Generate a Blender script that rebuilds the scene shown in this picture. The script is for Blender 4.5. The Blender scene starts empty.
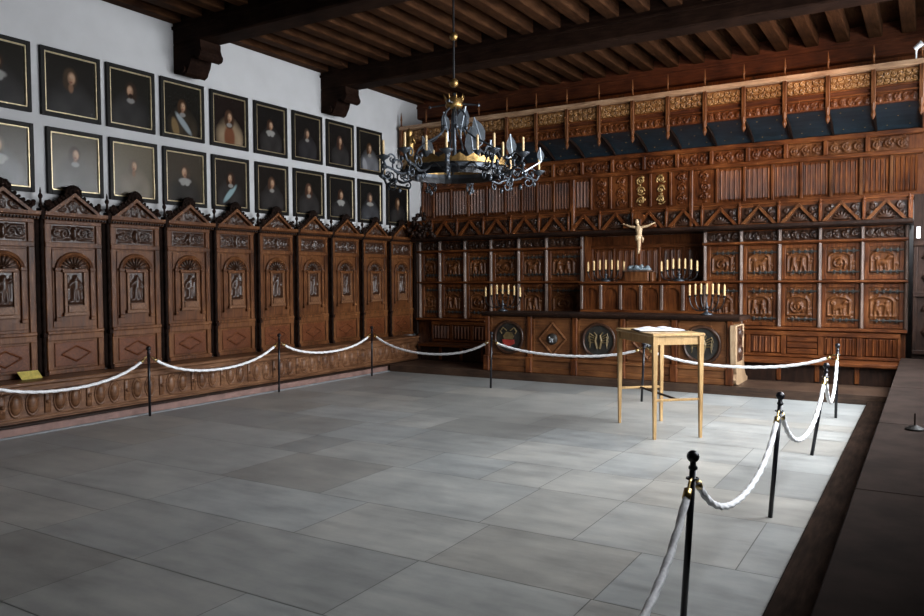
import bpy, bmesh, math, random
import numpy as np
from mathutils import Matrix, Vector

R = math.radians
scene = bpy.context.scene
COL = scene.collection

# ------------------------------------------------------------------ camera
cam_data = bpy.data.cameras.new('camera')
cam = bpy.data.objects.new('camera', cam_data)
COL.objects.link(cam)
cam_data.sensor_width = 36.0
cam_data.lens = 770.0 / 924.0 * 36.0
cam_data.clip_end = 100
Rw = np.array([[0.85472904, 0.01479713, -0.51886349],
               [0.51903555, -0.03659866, 0.85396875],
               [-0.00635343, -0.99922049, -0.03896217]])
rt, dn, fw = Rw[:, 0], Rw[:, 1], Rw[:, 2]
cam.matrix_world = Matrix(((rt[0], -dn[0], -fw[0], 0.0),
                           (rt[1], -dn[1], -fw[1], 0.0),
                           (rt[2], -dn[2], -fw[2], 1.65),
                           (0, 0, 0, 1)))
scene.camera = cam

# ------------------------------------------------------------------ world, light, exposure
world = bpy.data.worlds.new('world')
scene.world = world
world.use_nodes = True
bg = world.node_tree.nodes['Background']
bg.inputs[0].default_value = (0.62, 0.74, 0.95, 1)
bg.inputs[1].default_value = 1.0

WINDOWS = [(4.2, 6.0), (6.6, 8.4), (8.9, 10.6), (10.8, 12.2)]      # y ranges in the window wall
WZ = (1.35, 4.45)
WPOW = [105, 335, 365, 200]


def area(name, loc, rot, sx, sy, power, color, spread=180):
    l = bpy.data.lights.new(name, 'AREA')
    l.shape = 'RECTANGLE'
    l.size, l.size_y = sx, sy
    l.energy = power
    l.color = color
    l.spread = R(spread)
    o = bpy.data.objects.new(name, l)
    o.location = loc
    o.rotation_euler = rot
    COL.objects.link(o)
    return o


# daylight falls in from the sky, so every pane band sends it slightly downwards
for (a, b), p in zip(WINDOWS, WPOW):
    for k in range(3):
        hb = (WZ[1] - WZ[0]) / 3
        area('daylight', (0.80, (a + b) / 2, WZ[0] + hb * (k + .5)), (0, R(66), 0), hb * .92, b - a - .1,
             p / 3, (0.93, 0.965, 1.0), 165)


def spot(name, loc, target, power, color, size, blend, r=.06):
    l = bpy.data.lights.new(name, 'SPOT')
    l.energy = power
    l.color = color
    l.spot_size = R(size)
    l.spot_blend = blend
    l.shadow_soft_size = r
    o = bpy.data.objects.new(name, l)
    o.location = loc
    d = Vector(target) - Vector(loc)
    o.rotation_euler = d.to_track_quat('-Z', 'Y').to_euler()
    COL.objects.link(o)
    return o


spot('added_frieze_spot', (0.3, 9.0, 4.3), (-2.3, 12.2, 4.4), 430, (1.0, 0.50, 0.20), 46, 1.0)  # added warm spot without a fixture, brightens the canopy frieze

scene.view_settings.view_transform = 'Standard'
scene.view_settings.look = 'None'
scene.view_settings.gamma = 1.0
scene.view_settings.exposure = 0.05
scene.view_settings.use_curve_mapping = False

# ------------------------------------------------------------------ materials
MAT = {}


def new_mat(name):
    m = bpy.data.materials.new(name)
    m.use_nodes = True
    nt = m.node_tree
    return m, nt, nt.nodes['Principled BSDF']


def ramp(nt, fac, stops):
    n = nt.nodes.new('ShaderNodeValToRGB')
    e = n.color_ramp.elements
    while len(e) < len(stops):
        e.new(0.5)
    for el, (p, c) in zip(e, stops):
        el.position = p
        el.color = (c[0], c[1], c[2], 1)
    nt.links.new(fac, n.inputs[0])
    return n.outputs[0]


def coords(nt, scale=(1, 1, 1), kind='Object'):
    tc = nt.nodes.new('ShaderNodeTexCoord')
    mp = nt.nodes.new('ShaderNodeMapping')
    mp.inputs['Scale'].default_value = scale
    nt.links.new(tc.outputs[kind], mp.inputs[0])
    return mp.outputs[0]


def noise(nt, vec, scale, detail=4, rough=.55):
    n = nt.nodes.new('ShaderNodeTexNoise')
    n.inputs['Scale'].default_value = scale
    n.inputs['Detail'].default_value = detail
    n.inputs['Roughness'].default_value = rough
    nt.links.new(vec, n.inputs['Vector'])
    return n.outputs['Fac']


def bump(nt, bsdf, h, strength=.3, dist=.01):
    b = nt.nodes.new('ShaderNodeBump')
    b.inputs['Strength'].default_value = strength
    b.inputs['Distance'].default_value = dist
    nt.links.new(h, b.inputs['Height'])
    nt.links.new(b.outputs[0], bsdf.inputs['Normal'])


def wood(name, dark, mid, light, axis='z', rough=.42, spec=.4, sc=6.0):
    m, nt, b = new_mat(name)
    s = {'z': (6, 6, .7), 'x': (.7, 6, 6), 'y': (6, .7, 6)}[axis]
    v = coords(nt, s)
    n1 = noise(nt, v, sc, 6, .6)
    v2 = coords(nt, (1, 1, 1))
    n2 = noise(nt, v2, 2.3, 3)
    mx = nt.nodes.new('ShaderNodeMath')
    mx.operation = 'MULTIPLY_ADD'
    mx.inputs[1].default_value = .55
    nt.links.new(n1, mx.inputs[0])
    mm = nt.nodes.new('ShaderNodeMath')
    mm.operation = 'MULTIPLY'
    mm.inputs[1].default_value = .45
    nt.links.new(n2, mm.inputs[0])
    nt.links.new(mm.outputs[0], mx.inputs[2])
    dark, mid, light = [tuple(q * k for q in col) for col, k in ((dark, .7), (mid, .84), (light, .95))]
    c = ramp(nt, mx.outputs[0], [(.36, dark), (.5, mid), (.64, light)])
    nt.links.new(c, b.inputs['Base Color'])
    b.inputs['Roughness'].default_value = rough
    b.inputs['Specular IOR Level'].default_value = spec
    bump(nt, b, n1, .25, .006)
    MAT[name] = m
    return m


def plain(name, col, rough=.5, metal=0.0, var=.0, nscale=8, bmp=0, spec=.5):
    m, nt, b = new_mat(name)
    b.inputs['Roughness'].default_value = rough
    b.inputs['Metallic'].default_value = metal
    b.inputs['Specular IOR Level'].default_value = spec
    v = coords(nt)
    n = noise(nt, v, nscale, 5)
    lo = [max(0, c * (1 - var)) for c in col]
    hi = [min(1, c * (1 + var)) for c in col]
    nt.links.new(ramp(nt, n, [(.3, lo), (.7, hi)]), b.inputs['Base Color'])
    if bmp:
        bump(nt, b, n, bmp, .01)
    MAT[name] = m
    return m


wood('oak_brown', (0.046, 0.0143, 0.0045), (0.115, 0.0395, 0.0125), (0.185, 0.0740, 0.0260), 'z', spec=.22)
wood('oak_russet', (0.050, 0.0135, 0.0045), (0.120, 0.0350, 0.0115), (0.185, 0.0630, 0.0230), 'y', spec=.22)
wood('oak_brown_h', (0.0450, 0.0204, 0.0108), (0.0900, 0.0438, 0.0240), (0.1350, 0.0708, 0.0408), 'y')
wood('oak_red', (0.042, 0.0105, 0.0032), (0.112, 0.0315, 0.0080), (0.190, 0.062, 0.0165), 'z', spec=.25)
wood('oak_red_h', (0.042, 0.0105, 0.0032), (0.112, 0.0315, 0.0080), (0.190, 0.062, 0.0165), 'x', spec=.25)
wood('oak_grey', (0.0825, 0.0510, 0.0375), (0.1425, 0.0938, 0.0735), (0.2025, 0.1425, 0.1125), 'z', rough=.38)
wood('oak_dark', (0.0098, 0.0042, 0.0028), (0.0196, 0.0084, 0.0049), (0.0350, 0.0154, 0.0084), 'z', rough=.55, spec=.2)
wood('oak_black', (.006, .003, .002), (.012, .006, .004), (.022, .010, .007), 'z', rough=.8, spec=.08)  # near-black; on stall columns and backing it paints the gap shade
wood('oak_carved', (0.0193, 0.0072, 0.0039), (0.0440, 0.0182, 0.0094), (0.0770, 0.0352, 0.0187), 'z', rough=.36)
wood('oak_bench', (0.085, 0.0340, 0.0150), (0.155, 0.0680, 0.0310), (0.225, 0.1100, 0.0540), 'y', spec=.25)
wood('oak_altar', (0.085, 0.0290, 0.0090), (0.165, 0.060, 0.0190), (0.235, 0.096, 0.0330), 'x')
wood('oak_cornice', (.24, .13, .07), (.38, .23, .135), (.48, .31, .19), 'x')
wood('oak_pale', (.24, .145, .08), (.38, .25, .145), (.50, .36, .22), 'z', rough=.5)
wood('beech', (.36, .21, .085), (.46, .285, .12), (.54, .35, .165), 'z', rough=.4)
wood('beech_top', (.36, .22, .09), (.46, .29, .13), (.54, .36, .17), 'x', rough=.35)
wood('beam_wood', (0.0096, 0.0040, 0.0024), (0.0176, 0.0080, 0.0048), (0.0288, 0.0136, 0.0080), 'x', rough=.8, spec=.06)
wood('joist_wood', (0.0186, 0.0074, 0.0037), (0.040, 0.0155, 0.0060), (0.060, 0.025, 0.0105), 'y', rough=.8, spec=.06)
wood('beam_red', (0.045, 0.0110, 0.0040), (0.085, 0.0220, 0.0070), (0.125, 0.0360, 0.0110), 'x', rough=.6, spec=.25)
wood('strip_wood', (.012, .007, .005), (.022, .013, .009), (.034, .02, .014), 'y', rough=.9, spec=.04)
wood('step_wood', (0.0360, 0.0192, 0.0112), (0.0680, 0.0368, 0.0224), (0.0960, 0.0560, 0.0336), 'x', rough=.5)
wood('gallery_gold', (0.170, 0.075, 0.024), (0.260, 0.125, 0.042), (0.350, 0.185, 0.070), 'x', rough=.35)
plain('plaster', (0.4960, 0.4920, 0.4960), .85, 0, .04, 3, .08)
plain('plinth_stone', (.20, .115, .095), .7, 0, .25, 9, .3)
plain('kerb_stone', (.22, .23, .24), .7, 0, .15, 6, .2)
plain('sill_slab', (.024, .016, .013), .9, 0, .35, 3.5, .2, spec=.05)
plain('black_frame', (.008, .007, .006), .5, 0, .2, spec=.15)
plain('frame_gilt', (.62, .50, .31), .35, .85, .25, 20)
plain('gold', (.72, .50, .20), .32, 1.0, .25, 20)
plain('gold_dull', (.36, .22, .08), .42, .9, .4, 18)
plain('heraldic_gold', (.15, .105, .045), .5, .3, .4, 18)
plain('gilt_paint', (.38, .24, .09), .4, .5, .3, 20)
plain('wrought', (.075, .085, .10), .42, .7, .3, 14, .2)
plain('silver_leaf', (.32, .36, .41), .4, .6, .25, 12)
plain('iron_black', (.022, .022, .024), .35, .5, .2)
plain('post_black', (.012, .012, .016), .28, .3, .1)
plain('iron_strap', (.035, .036, .034), .5, .4, .3)
plain('brass', (.62, .44, .18), .3, 1.0, .1)
plain('candle_wax', (.66, .45, .21), .5, 0, .05)
plain('paper', (.86, .86, .92), .7, 0, .02)
plain('book_cover', (.02, .02, .022), .5)
plain('plaque', (.62, .50, .13), .35, .3, .25, 30)
plain('white_plastic', (.75, .76, .78), .5)
plain('ivory', (.47, .33, .19), .5, 0, .15, 15)
plain('rock_blue', (.13, .16, .18), .6, 0, .4, 16, .4)
plain('medallion_dark', (.024, .022, .019), .5, .1, .4, 12, .2)
plain('heraldic_red', (.30, .03, .02), .5, 0, .2)
plain('beast_grey', (.35, .36, .38), .5, 0, .2)
plain('blue_paint', (.010, .021, .030), .45, 0, .35, 4, .1)
plain('mortar', (.10, .10, .10), .9)
plain('glass_dummy', (.5, .6, .7), .2)

# rope: white braided
m, nt, b = new_mat('rope_white')
v = coords(nt)
n = noise(nt, v, 60, 2)
nt.links.new(ramp(nt, n, [(.3, (.72, .72, .74)), (.7, (.90, .90, .91))]), b.inputs['Base Color'])
b.inputs['Roughness'].default_value = .6
MAT['rope_white'] = m

# clear window glass
m, nt, b = new_mat('window_glass')
b.inputs['Base Color'].default_value = (.9, .95, 1, 1)
b.inputs['Roughness'].default_value = .02
b.inputs['Transmission Weight'].default_value = 1
MAT['window_glass'] = m

# floor slabs: tone per slab (stored on the mesh) with veins and wear
m, nt, b = new_mat('floor_slab')
at = nt.nodes.new('ShaderNodeAttribute')
at.attribute_name = 'tone'
v = coords(nt, (1, 1, 1))
n1 = noise(nt, v, 1.3, 8, .62)
n2 = noise(nt, coords(nt, (.8, 3.0, 1)), 2.4, 6, .6)
ad = nt.nodes.new('ShaderNodeMath'); ad.operation = 'ADD'
nt.links.new(n1, ad.inputs[0]); nt.links.new(n2, ad.inputs[1])
hl = nt.nodes.new('ShaderNodeMath'); hl.operation = 'MULTIPLY'; hl.inputs[1].default_value = .5
nt.links.new(ad.outputs[0], hl.inputs[0])
c = ramp(nt, hl.outputs[0], [(.34, (.195, .20, .196)), (.5, (.285, .29, .280)), (.66, (.37, .368, .348))])
mul = nt.nodes.new('ShaderNodeMix'); mul.data_type = 'RGBA'; mul.blend_type = 'MULTIPLY'
mul.inputs['Factor'].default_value = 1
nt.links.new(c, mul.inputs['A']); nt.links.new(at.outputs['Color'], mul.inputs['B'])
nt.links.new(mul.outputs['Result'], b.inputs['Base Color'])
rr = nt.nodes.new('ShaderNodeMapRange')
rr.inputs['To Min'].default_value = .26; rr.inputs['To Max'].default_value = .50
nt.links.new(n2, rr.inputs['Value']); nt.links.new(rr.outputs[0], b.inputs['Roughness'])
n3 = noise(nt, v, 26, 5)
bump(nt, b, n3, .12, .004)
MAT['floor_slab'] = m

# painted canvas: colours stored on the mesh
m, nt, b = new_mat('canvas')
at = nt.nodes.new('ShaderNodeAttribute'); at.attribute_name = 'paint'
nt.links.new(at.outputs['Color'], b.inputs['Base Color'])
b.inputs['Roughness'].default_value = .20
b.inputs['Specular IOR Level'].default_value = .28
n3 = noise(nt, coords(nt), 70, 3)
bump(nt, b, n3, .25, .003)
MAT['canvas'] = m


# ------------------------------------------------------------------ mesh builder
class MB:
    def __init__(s):
        s.v = []
        s.f = []

    def add(s, vs, fs):
        o = len(s.v)
        s.v.extend([tuple(map(float, p)) for p in vs])
        s.f.extend([tuple(i + o for i in f) for f in fs])
        return s

    def box(s, x0, x1, y0, y1, z0, z1, c=0.0):
        if c <= 0:
            vs = [(x, y, z) for x in (x0, x1) for y in (y0, y1) for z in (z0, z1)]
            return s.add(vs, [(0, 1, 3, 2), (4, 6, 7, 5), (0, 4, 5, 1), (2, 3, 7, 6), (0, 2, 6, 4), (1, 5, 7, 3)])
        vs = []
        idx = {}
        X, Y, Z = (x0, x1), (y0, y1), (z0, z1)
        for i in (0, 1):
            for j in (0, 1):
                for k in (0, 1):
                    sx, sy, sz = (1, -1)[i], (1, -1)[j], (1, -1)[k]
                    idx[i, j, k, 0] = len(vs); vs.append((X[i], Y[j] + sy * c, Z[k] + sz * c))
                    idx[i, j, k, 1] = len(vs); vs.append((X[i] + sx * c, Y[j], Z[k] + sz * c))
                    idx[i, j, k, 2] = len(vs); vs.append((X[i] + sx * c, Y[j] + sy * c, Z[k]))
        fs = []
        q = [(0, 0), (0, 1), (1, 1), (1, 0)]
        for i in (0, 1):
            fs.append([idx[i, a, b_, 0] for a, b_ in q])
            fs.append([idx[a, i, b_, 1] for a, b_ in q])
            fs.append([idx[a, b_, i, 2] for a, b_ in q])
        for a in (0, 1):
            for b_ in (0, 1):
                fs.append([idx[0, a, b_, 1], idx[1, a, b_, 1], idx[1, a, b_, 2], idx[0, a, b_, 2]])
                fs.append([idx[a, 0, b_, 0], idx[a, 1, b_, 0], idx[a, 1, b_, 2], idx[a, 0, b_, 2]])
                fs.append([idx[a, b_, 0, 0], idx[a, b_, 1, 0], idx[a, b_, 1, 1], idx[a, b_, 0, 1]])
                for c_ in (0, 1):
                    fs.append([idx[a, b_, c_, 0], idx[a, b_, c_, 1], idx[a, b_, c_, 2]])
        return s.add(vs, fs)

    def prism(s, pts, axis, a, b):
        """pts 2D polygon; axis 'x': pts=(y,z); 'y': pts=(x,z); 'z': pts=(x,y)"""
        def mk(p, t):
            return {'x': (t, p[0], p[1]), 'y': (p[0], t, p[1]), 'z': (p[0], p[1], t)}[axis]
        n = len(pts)
        vs = [mk(p, a) for p in pts] + [mk(p, b) for p in pts]
        fs = [tuple(range(n)), tuple(range(2 * n - 1, n - 1, -1))]
        fs += [(i, (i + 1) % n, n + (i + 1) % n, n + i) for i in range(n)]
        return s.add(vs, fs)

    def lathe(s, prof, c=(0, 0, 0), n=12, axis='z'):
        vs = []
        for r, h in prof:
            for k in range(n):
                t = 2 * math.pi * k / n
                x, y = r * math.cos(t), r * math.sin(t)
                p = (x, y, h) if axis == 'z' else ((x, h, y) if axis == 'y' else (h, x, y))
                vs.append((p[0] + c[0], p[1] + c[1], p[2] + c[2]))
        fs = []
        for i in range(len(prof) - 1):
            for k in range(n):
                k2 = (k + 1) % n
                fs.append((i * n + k, i * n + k2, (i + 1) * n + k2, (i + 1) * n + k))
        fs.append(tuple(range(n)))
        fs.append(tuple(range((len(prof) - 1) * n, len(prof) * n)))
        return s.add(vs, fs)

    def ball(s, c, r, n=10, sc=(1, 1, 1)):
        prof = []
        m_ = max(4, n // 2)
        vs = []
        for i in range(m_ + 1):
            a = -math.pi / 2 + math.pi * i / m_
            rr = max(math.cos(a), .02)
            for k in range(n):
                t = 2 * math.pi * k / n
                vs.append((c[0] + r * sc[0] * rr * math.cos(t), c[1] + r * sc[1] * rr * math.sin(t), c[2] + r * sc[2] * math.sin(a)))
        fs = []
        for i in range(m_):
            for k in range(n):
                k2 = (k + 1) % n
                fs.append((i * n + k, i * n + k2, (i + 1) * n + k2, (i + 1) * n + k))
        fs.append(tuple(range(n)))
        fs.append(tuple(range(m_ * n, (m_ + 1) * n)))
        return s.add(vs, fs)

    def tube(s, pts, r, n=8, closed=False, twist=0.0, lobes=0, amp=0.0):
        P = [Vector(p) for p in pts]
        m_ = len(P)
        rs = r if hasattr(r, '__len__') else [r] * m_
        vs = []
        up = None
        for i in range(m_):
            if closed:
                t = P[(i + 1) % m_] - P[i - 1]
            else:
                t = P[min(i + 1, m_ - 1)] - P[max(i - 1, 0)]
            t.normalize()
            if up is None:
                up = Vector((0, 0, 1)) if abs(t.z) < .9 else Vector((1, 0, 0))
            a = t.cross(up)
            if a.length < 1e-4:
                a = t.cross(Vector((0, 1, 0)))
            a.normalize()
            up = a.cross(t).normalized()
            for k in range(n):
                th = 2 * math.pi * k / n
                ra = rs[i] * (1 + amp * math.cos(lobes * th + twist * i)) if lobes else rs[i]
                vs.append(P[i] + a * (ra * math.cos(th)) + up * (ra * math.sin(th)))
        fs = []
        for i in range(m_ if closed else m_ - 1):
            j = (i + 1) % m_
            for k in range(n):
                k2 = (k + 1) % n
                fs.append((i * n + k, i * n + k2, j * n + k2, j * n + k))
        if not closed:
            fs.append(tuple(range(n)))
            fs.append(tuple(range((m_ - 1) * n, m_ * n)))
        return s.add(vs, fs)

    def relief(s, x0, x1, z0, z1, y, H, depth, mask=None):
        """H: (nz,nx) array 0..1; a closed carved slab facing -y."""
        nz, nx = H.shape
        X = np.linspace(x0, x1, nx)
        Z = np.linspace(z0, z1, nz)
        vs = [(X[i], y - depth * float(H[j, i]), Z[j]) for j in range(nz) for i in range(nx)]
        fs = []
        for j in range(nz - 1):
            for i in range(nx - 1):
                if mask is not None and not mask[j, i]:
                    continue
                a = j * nx + i
                fs.append((a, a + 1, a + nx + 1, a + nx))
        return s.add(vs, fs)

    def mesh(s, name, mat, smooth=False):
        me = bpy.data.meshes.new(name)
        me.from_pydata(s.v, [], s.f)
        bm = bmesh.new()
        bm.from_mesh(me)
        bmesh.ops.recalc_face_normals(bm, faces=bm.faces)
        bm.to_mesh(me)
        bm.free()
        if mat:
            me.materials.append(MAT[mat])
        if smooth:
            me.polygons.foreach_set('use_smooth', [True] * len(me.polygons))
        me.update()
        return me

    def build(s, name, mat, parent=None, smooth=False):
        return link(name, s.mesh(name, mat, smooth), parent)


def link(name, me, parent=None, loc=None):
    o = bpy.data.objects.new(name, me)
    COL.objects.link(o)
    if parent:
        o.parent = parent
    if loc:
        o.location = loc
    return o


def tag(o, label=None, cat=None, group=None, kind=None):
    for k, v in (('label', label), ('category', cat), ('group', group), ('kind', kind)):
        if v:
            o[k] = v
    return o


def thing(name, loc, rz, label, cat, group=None, kind=None):
    o = bpy.data.objects.new(name, None)
    COL.objects.link(o)
    o.location = loc
    o.rotation_euler = (0, 0, rz)
    o.empty_display_size = .1
    return tag(o, label, cat, group, kind)


def copy_tree(o, parent=None):
    c = o.copy()
    COL.objects.link(c)
    c.parent = parent
    for ch in list(o.children):
        copy_tree(ch, c)
    return c


def struct(o):
    o['kind'] = 'structure'
    return o


# ------------------------------------------------------------------ carving height fields
def field(nx, nz, w, h, caps, flat=0.0):
    X, Z = np.meshgrid(np.linspace(0, w, nx), np.linspace(0, h, nz))
    H = np.full_like(X, flat)
    for (x1, z1, x2, z2, r, a) in caps:
        dx, dz = x2 - x1, z2 - z1
        L = dx * dx + dz * dz + 1e-9
        t = np.clip(((X - x1) * dx + (Z - z1) * dz) / L, 0, 1)
        d2 = (X - x1 - t * dx) ** 2 + (Z - z1 - t * dz) ** 2
        hh = a * np.sqrt(np.clip(1 - d2 / (r * r), 0, 1))
        H = np.maximum(H, hh)
    H[0, :] = H[-1, :] = 0
    H[:, 0] = H[:, -1] = 0
    return H


def spiral(cx, cz, r, turns, start, r0, a, hand=1):
    out = []
    n = int(10 * turns)
    prev = None
    for i in range(n + 1):
        t = i / n
        ang = start + hand * t * turns * 2 * math.pi
        rr = r * (1 - .85 * t)
        p = (cx + rr * math.cos(ang), cz + rr * math.sin(ang))
        if prev:
            out.append((prev[0], prev[1], p[0], p[1], r0 * (1 - .3 * t), a))
        prev = p
    out.append((prev[0], prev[1], prev[0], prev[1], r0 * 1.6, a))
    return out


def scroll_field(w, h, seed=0, nx=None, nz=None, unit=None):
    """vine scroll running along the longer side"""
    rnd = random.Random(seed)
    caps = []
    u = unit or min(w, h) * .9
    if w >= h:
        n = max(1, int(round(w / u)))
        st = w / n
        for i in range(n):
            cx = (i + .5) * st
            s_ = 1 if i % 2 else -1
            caps += spiral(cx, h / 2, min(st, h) * .38, 1.5, math.pi / 2 * s_, min(st, h) * .075, 1, s_)
            for k in range(5):
                a = rnd.uniform(0, 6.28)
                r_ = min(st, h) * .42
                caps.append((cx + r_ * math.cos(a), h / 2 + r_ * math.sin(a) * .95, cx + r_ * 1.1 * math.cos(a + .4), h / 2 + r_ * math.sin(a + .4), min(st, h) * .07, .8))
    else:
        n = max(1, int(round(h / u)))
        st = h / n
        for i in range(n):
            cz = (i + .5) * st
            s_ = 1 if i % 2 else -1
            caps += spiral(w / 2, cz, min(st, w) * .38, 1.5, 0 if s_ > 0 else math.pi, min(st, w) * .075, 1, s_)
            for k in range(5):
                a = rnd.uniform(0, 6.28)
                r_ = min(st, w) * .42
                caps.append((w / 2 + r_ * math.cos(a), cz + r_ * math.sin(a), w / 2 + r_ * 1.1 * math.cos(a + .4), cz + r_ * math.sin(a + .4), min(st, w) * .07, .8))
    nx = nx or max(12, int(w / .011))
    nz = nz or max(8, int(h / .011))
    return field(nx, nz, w, h, caps)


def figure_field(w, h, seed=0):
    rnd = random.Random(seed * 7 + 3)
    s_ = h
    cx = w / 2 + rnd.uniform(-.02, .02) * w
    k = rnd.choice((-1, 1))
    caps = [(cx, .84 * s_, cx, .86 * s_, .065 * s_, 1),
            (cx, .74 * s_, cx, .52 * s_, .11 * s_, 1),
            (cx - .05 * s_, .5 * s_, cx - .07 * s_, .16 * s_, .07 * s_, .9),
            (cx + .05 * s_, .5 * s_, cx + .08 * s_, .16 * s_, .07 * s_, .9),
            (cx + k * .1 * s_, .72 * s_, cx + k * .2 * s_, .55 * s_, .04 * s_, .8),
            (cx + k * .2 * s_, .55 * s_, cx + k * .12 * s_, .42 * s_, .035 * s_, .8),
            (cx - k * .1 * s_, .72 * s_, cx - k * .2 * s_, .8 * s_ if rnd.random() < .4 else .58 * s_, .04 * s_, .8),
            (cx - k * .22 * s_, .9 * s_, cx - k * .22 * s_, .14 * s_, .022 * s_, .6),
            (cx - .16 * s_, .1 * s_, cx + .16 * s_, .1 * s_, .06 * s_, .7)]
    return field(max(14, int(w / .012)), max(20, int(h / .012)), w, h, caps)


def scene_field(w, h, seed):
    """carved cupboard door: an arched field with figures or a beast under it"""
    rnd = random.Random(seed * 13 + 5)
    cx, cz = w / 2 - .02, h * .47
    caps = []
    r = min(w, h) * .34
    pr = None
    for i in range(17):
        a = math.pi * i / 16
        p = (cx + r * 1.1 * math.cos(a), cz + r * .55 + r * .55 * math.sin(a))
        if pr:
            caps.append((pr[0], pr[1], p[0], p[1], .013, .8))
        pr = p
    for s_ in (-1, 1):
        caps.append((cx + s_ * r * 1.1, cz - r * .95, cx + s_ * r * 1.1, cz + r * .55, .014, .8))
    caps.append((cx - r * 1.15, cz - r, cx + r * 1.15, cz - r, .016, .8))
    for q in range(26):
        x, z = rnd.uniform(.05, .95) * w, rnd.uniform(.05, .95) * h
        if abs(x - cx) > r * 1.1 or z > cz + r * 1.1 or z < cz - r:
            a = rnd.uniform(0, 6.28)
            caps.append((x, z, x + .03 * math.cos(a), z + .03 * math.sin(a), .013, .6))
    kind = seed % 3
    if kind == 0:
        for q, dx in enumerate((-.5, .45)):
            x = cx + dx * r
            caps += [(x, cz + .45 * r, x, cz + .5 * r, .19 * r, 1), (x, cz + .15 * r, x, cz - .25 * r, .27 * r, 1),
                     (x - .15 * r, cz - .35 * r, x - .2 * r, cz - .85 * r, .15 * r, .9),
                     (x + .15 * r, cz - .35 * r, x + .25 * r, cz - .85 * r, .15 * r, .9),
                     (x, cz + .15 * r, x - dx * .9 * r, cz + .25 * r, .1 * r, .8)]
    elif kind == 1:
        caps += [(cx - .4 * r, cz - .1 * r, cx + .35 * r, cz, .3 * r, 1),
                 (cx + .4 * r, cz + .1 * r, cx + .65 * r, cz + .5 * r, .18 * r, 1),
                 (cx + .65 * r, cz + .55 * r, cx + .85 * r, cz + .48 * r, .14 * r, 1)]
        for dx in (-.55, -.3, .2, .45):
            caps.append((cx + dx * r, cz - .2 * r, cx + (dx + .08) * r, cz - .85 * r, .1 * r, .9))
        caps += spiral(cx - .65 * r, cz + .35 * r, .28 * r, 1, -1.2, .07 * r, .9)
    else:
        caps += spiral(cx - .05 * r, cz - .1 * r, .75 * r, 1.6, rnd.uniform(0, 6), .13 * r, 1)
        caps += [(cx, cz, cx + .2 * r, cz + .3 * r, .25 * r, 1), (cx + .5 * r, cz - .6 * r, cx + .7 * r, cz - .2 * r, .12 * r, .9)]
    return field(max(20, int(w / .011)), max(20, int(h / .011)), w, h, caps)


def linen_field(w, h, folds=4, nx=None):
    nx = nx or 41
    nz = 16
    X, Z = np.meshgrid(np.linspace(0, 1, nx), np.linspace(0, 1, nz))
    t = (X * folds) % 1.0
    H = .25 + .75 * np.abs(np.sin(np.pi * t)) ** .6 * (0.6 + .4 * np.cos(2 * np.pi * t * 2))
    edge = np.minimum(1, np.minimum(Z, 1 - Z) / .06)
    H = H * edge
    H[:, 0] = H[:, -1] = 0
    return H


_cache = {}


def cached(key, fn):
    if key not in _cache:
        _cache[key] = fn()
    return _cache[key]


# ================================================================== THE ROOM
XL, XR, YF, YB, ZC = -8.70, 0.50, -1.40, 13.00, 5.30

# floor slabs (courses along x, joints staggered)
rows = [-1.4, -.4, .55, 1.45, 2.10, 2.82, 3.66, 4.44, 5.41, 6.10, 6.95, 7.70, 8.45, 9.30, 10.05, 11.0]
joints = {
    3: [-6.9, -5.4, -4.05, -3.1, -2.0],
    4: [-7.3, -5.13, -4.07, -3.05, -1.9, -.95],
    5: [-6.6, -5.04, -4.0, -2.53, -1.46],
    6: [-7.3, -6.2, -5.0, -3.52, -2.49, -1.45],
    7: [-6.8, -5.1, -4.0, -2.58, -1.9, -.91],
    8: [-7.2, -5.5, -5.0, -3.9, -3.14, -2.6, -1.89],
    9: [-7.4, -6.4, -5.52, -4.6, -3.45, -2.45, -1.9, -1.42],
    10: [-6.7, -5.3, -4.7, -3.48, -2.45, -1.42],
}
rnd = random.Random(5)
fv, ff, tones = [], [], []
X0F, X1F = -8.20, -.66
floor_mb = MB()
slab_rects = []
for i in range(len(rows) - 1):
    y0, y1 = rows[i], rows[i + 1]
    js = joints.get(i)
    if js is None:
        js = []
        x = X0F + rnd.uniform(.5, 1.3)
        while x < X1F - .5:
            js.append(x)
            x += rnd.uniform(.8, 1.6)
    xs = [X0F] + js + [X1F]
    for a, b_ in zip(xs, xs[1:]):
        g = .003
        if b_ - a > 1.2 and rnd.random() < .35 and y1 - y0 > .8:
            ym = y0 + (y1 - y0) * rnd.choice((.4, .6))
            slab_rects.append((a + g, b_ - g, y0 + g, ym - g))
            slab_rects.append((a + g, b_ - g, ym + g, y1 - g))
        else:
            slab_rects.append((a + g, b_ - g, y0 + g, y1 - g))
me = bpy.data.meshes.new('floor')
V, F, T = [], [], []
for (a, b_, c_, d_) in slab_rects:
    o_ = len(V)
    k = .004
    V += [(a, c_, 0), (b_, c_, 0), (b_, d_, 0), (a, d_, 0)]
    F.append((o_, o_ + 1, o_ + 2, o_ + 3))
    t = rnd.choice((.80, .88, .94, 1.0, 1.03, 1.06, 1.10))
    w_ = rnd.uniform(-.03, .045)
    T.append((t * (1 + w_), t, t * (1 - w_), 1))
o_ = len(V)
V += [(XL, YF, -.003), (XR, YF, -.003), (XR, YB, -.003), (XL, YB, -.003)]
F.append((o_, o_ + 1, o_ + 2, o_ + 3)); T.append((.35, .34, .32, 1))
me.from_pydata(V, [], F)
ca = me.color_attributes.new('tone', 'FLOAT_COLOR', 'CORNER')
cols = []
for p, t in zip(me.polygons, T):
    cols += list(t) * p.loop_total
ca.data.foreach_set('color', cols)
me.materials.append(MAT['floor_slab'])
struct(link('floor', me))

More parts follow.
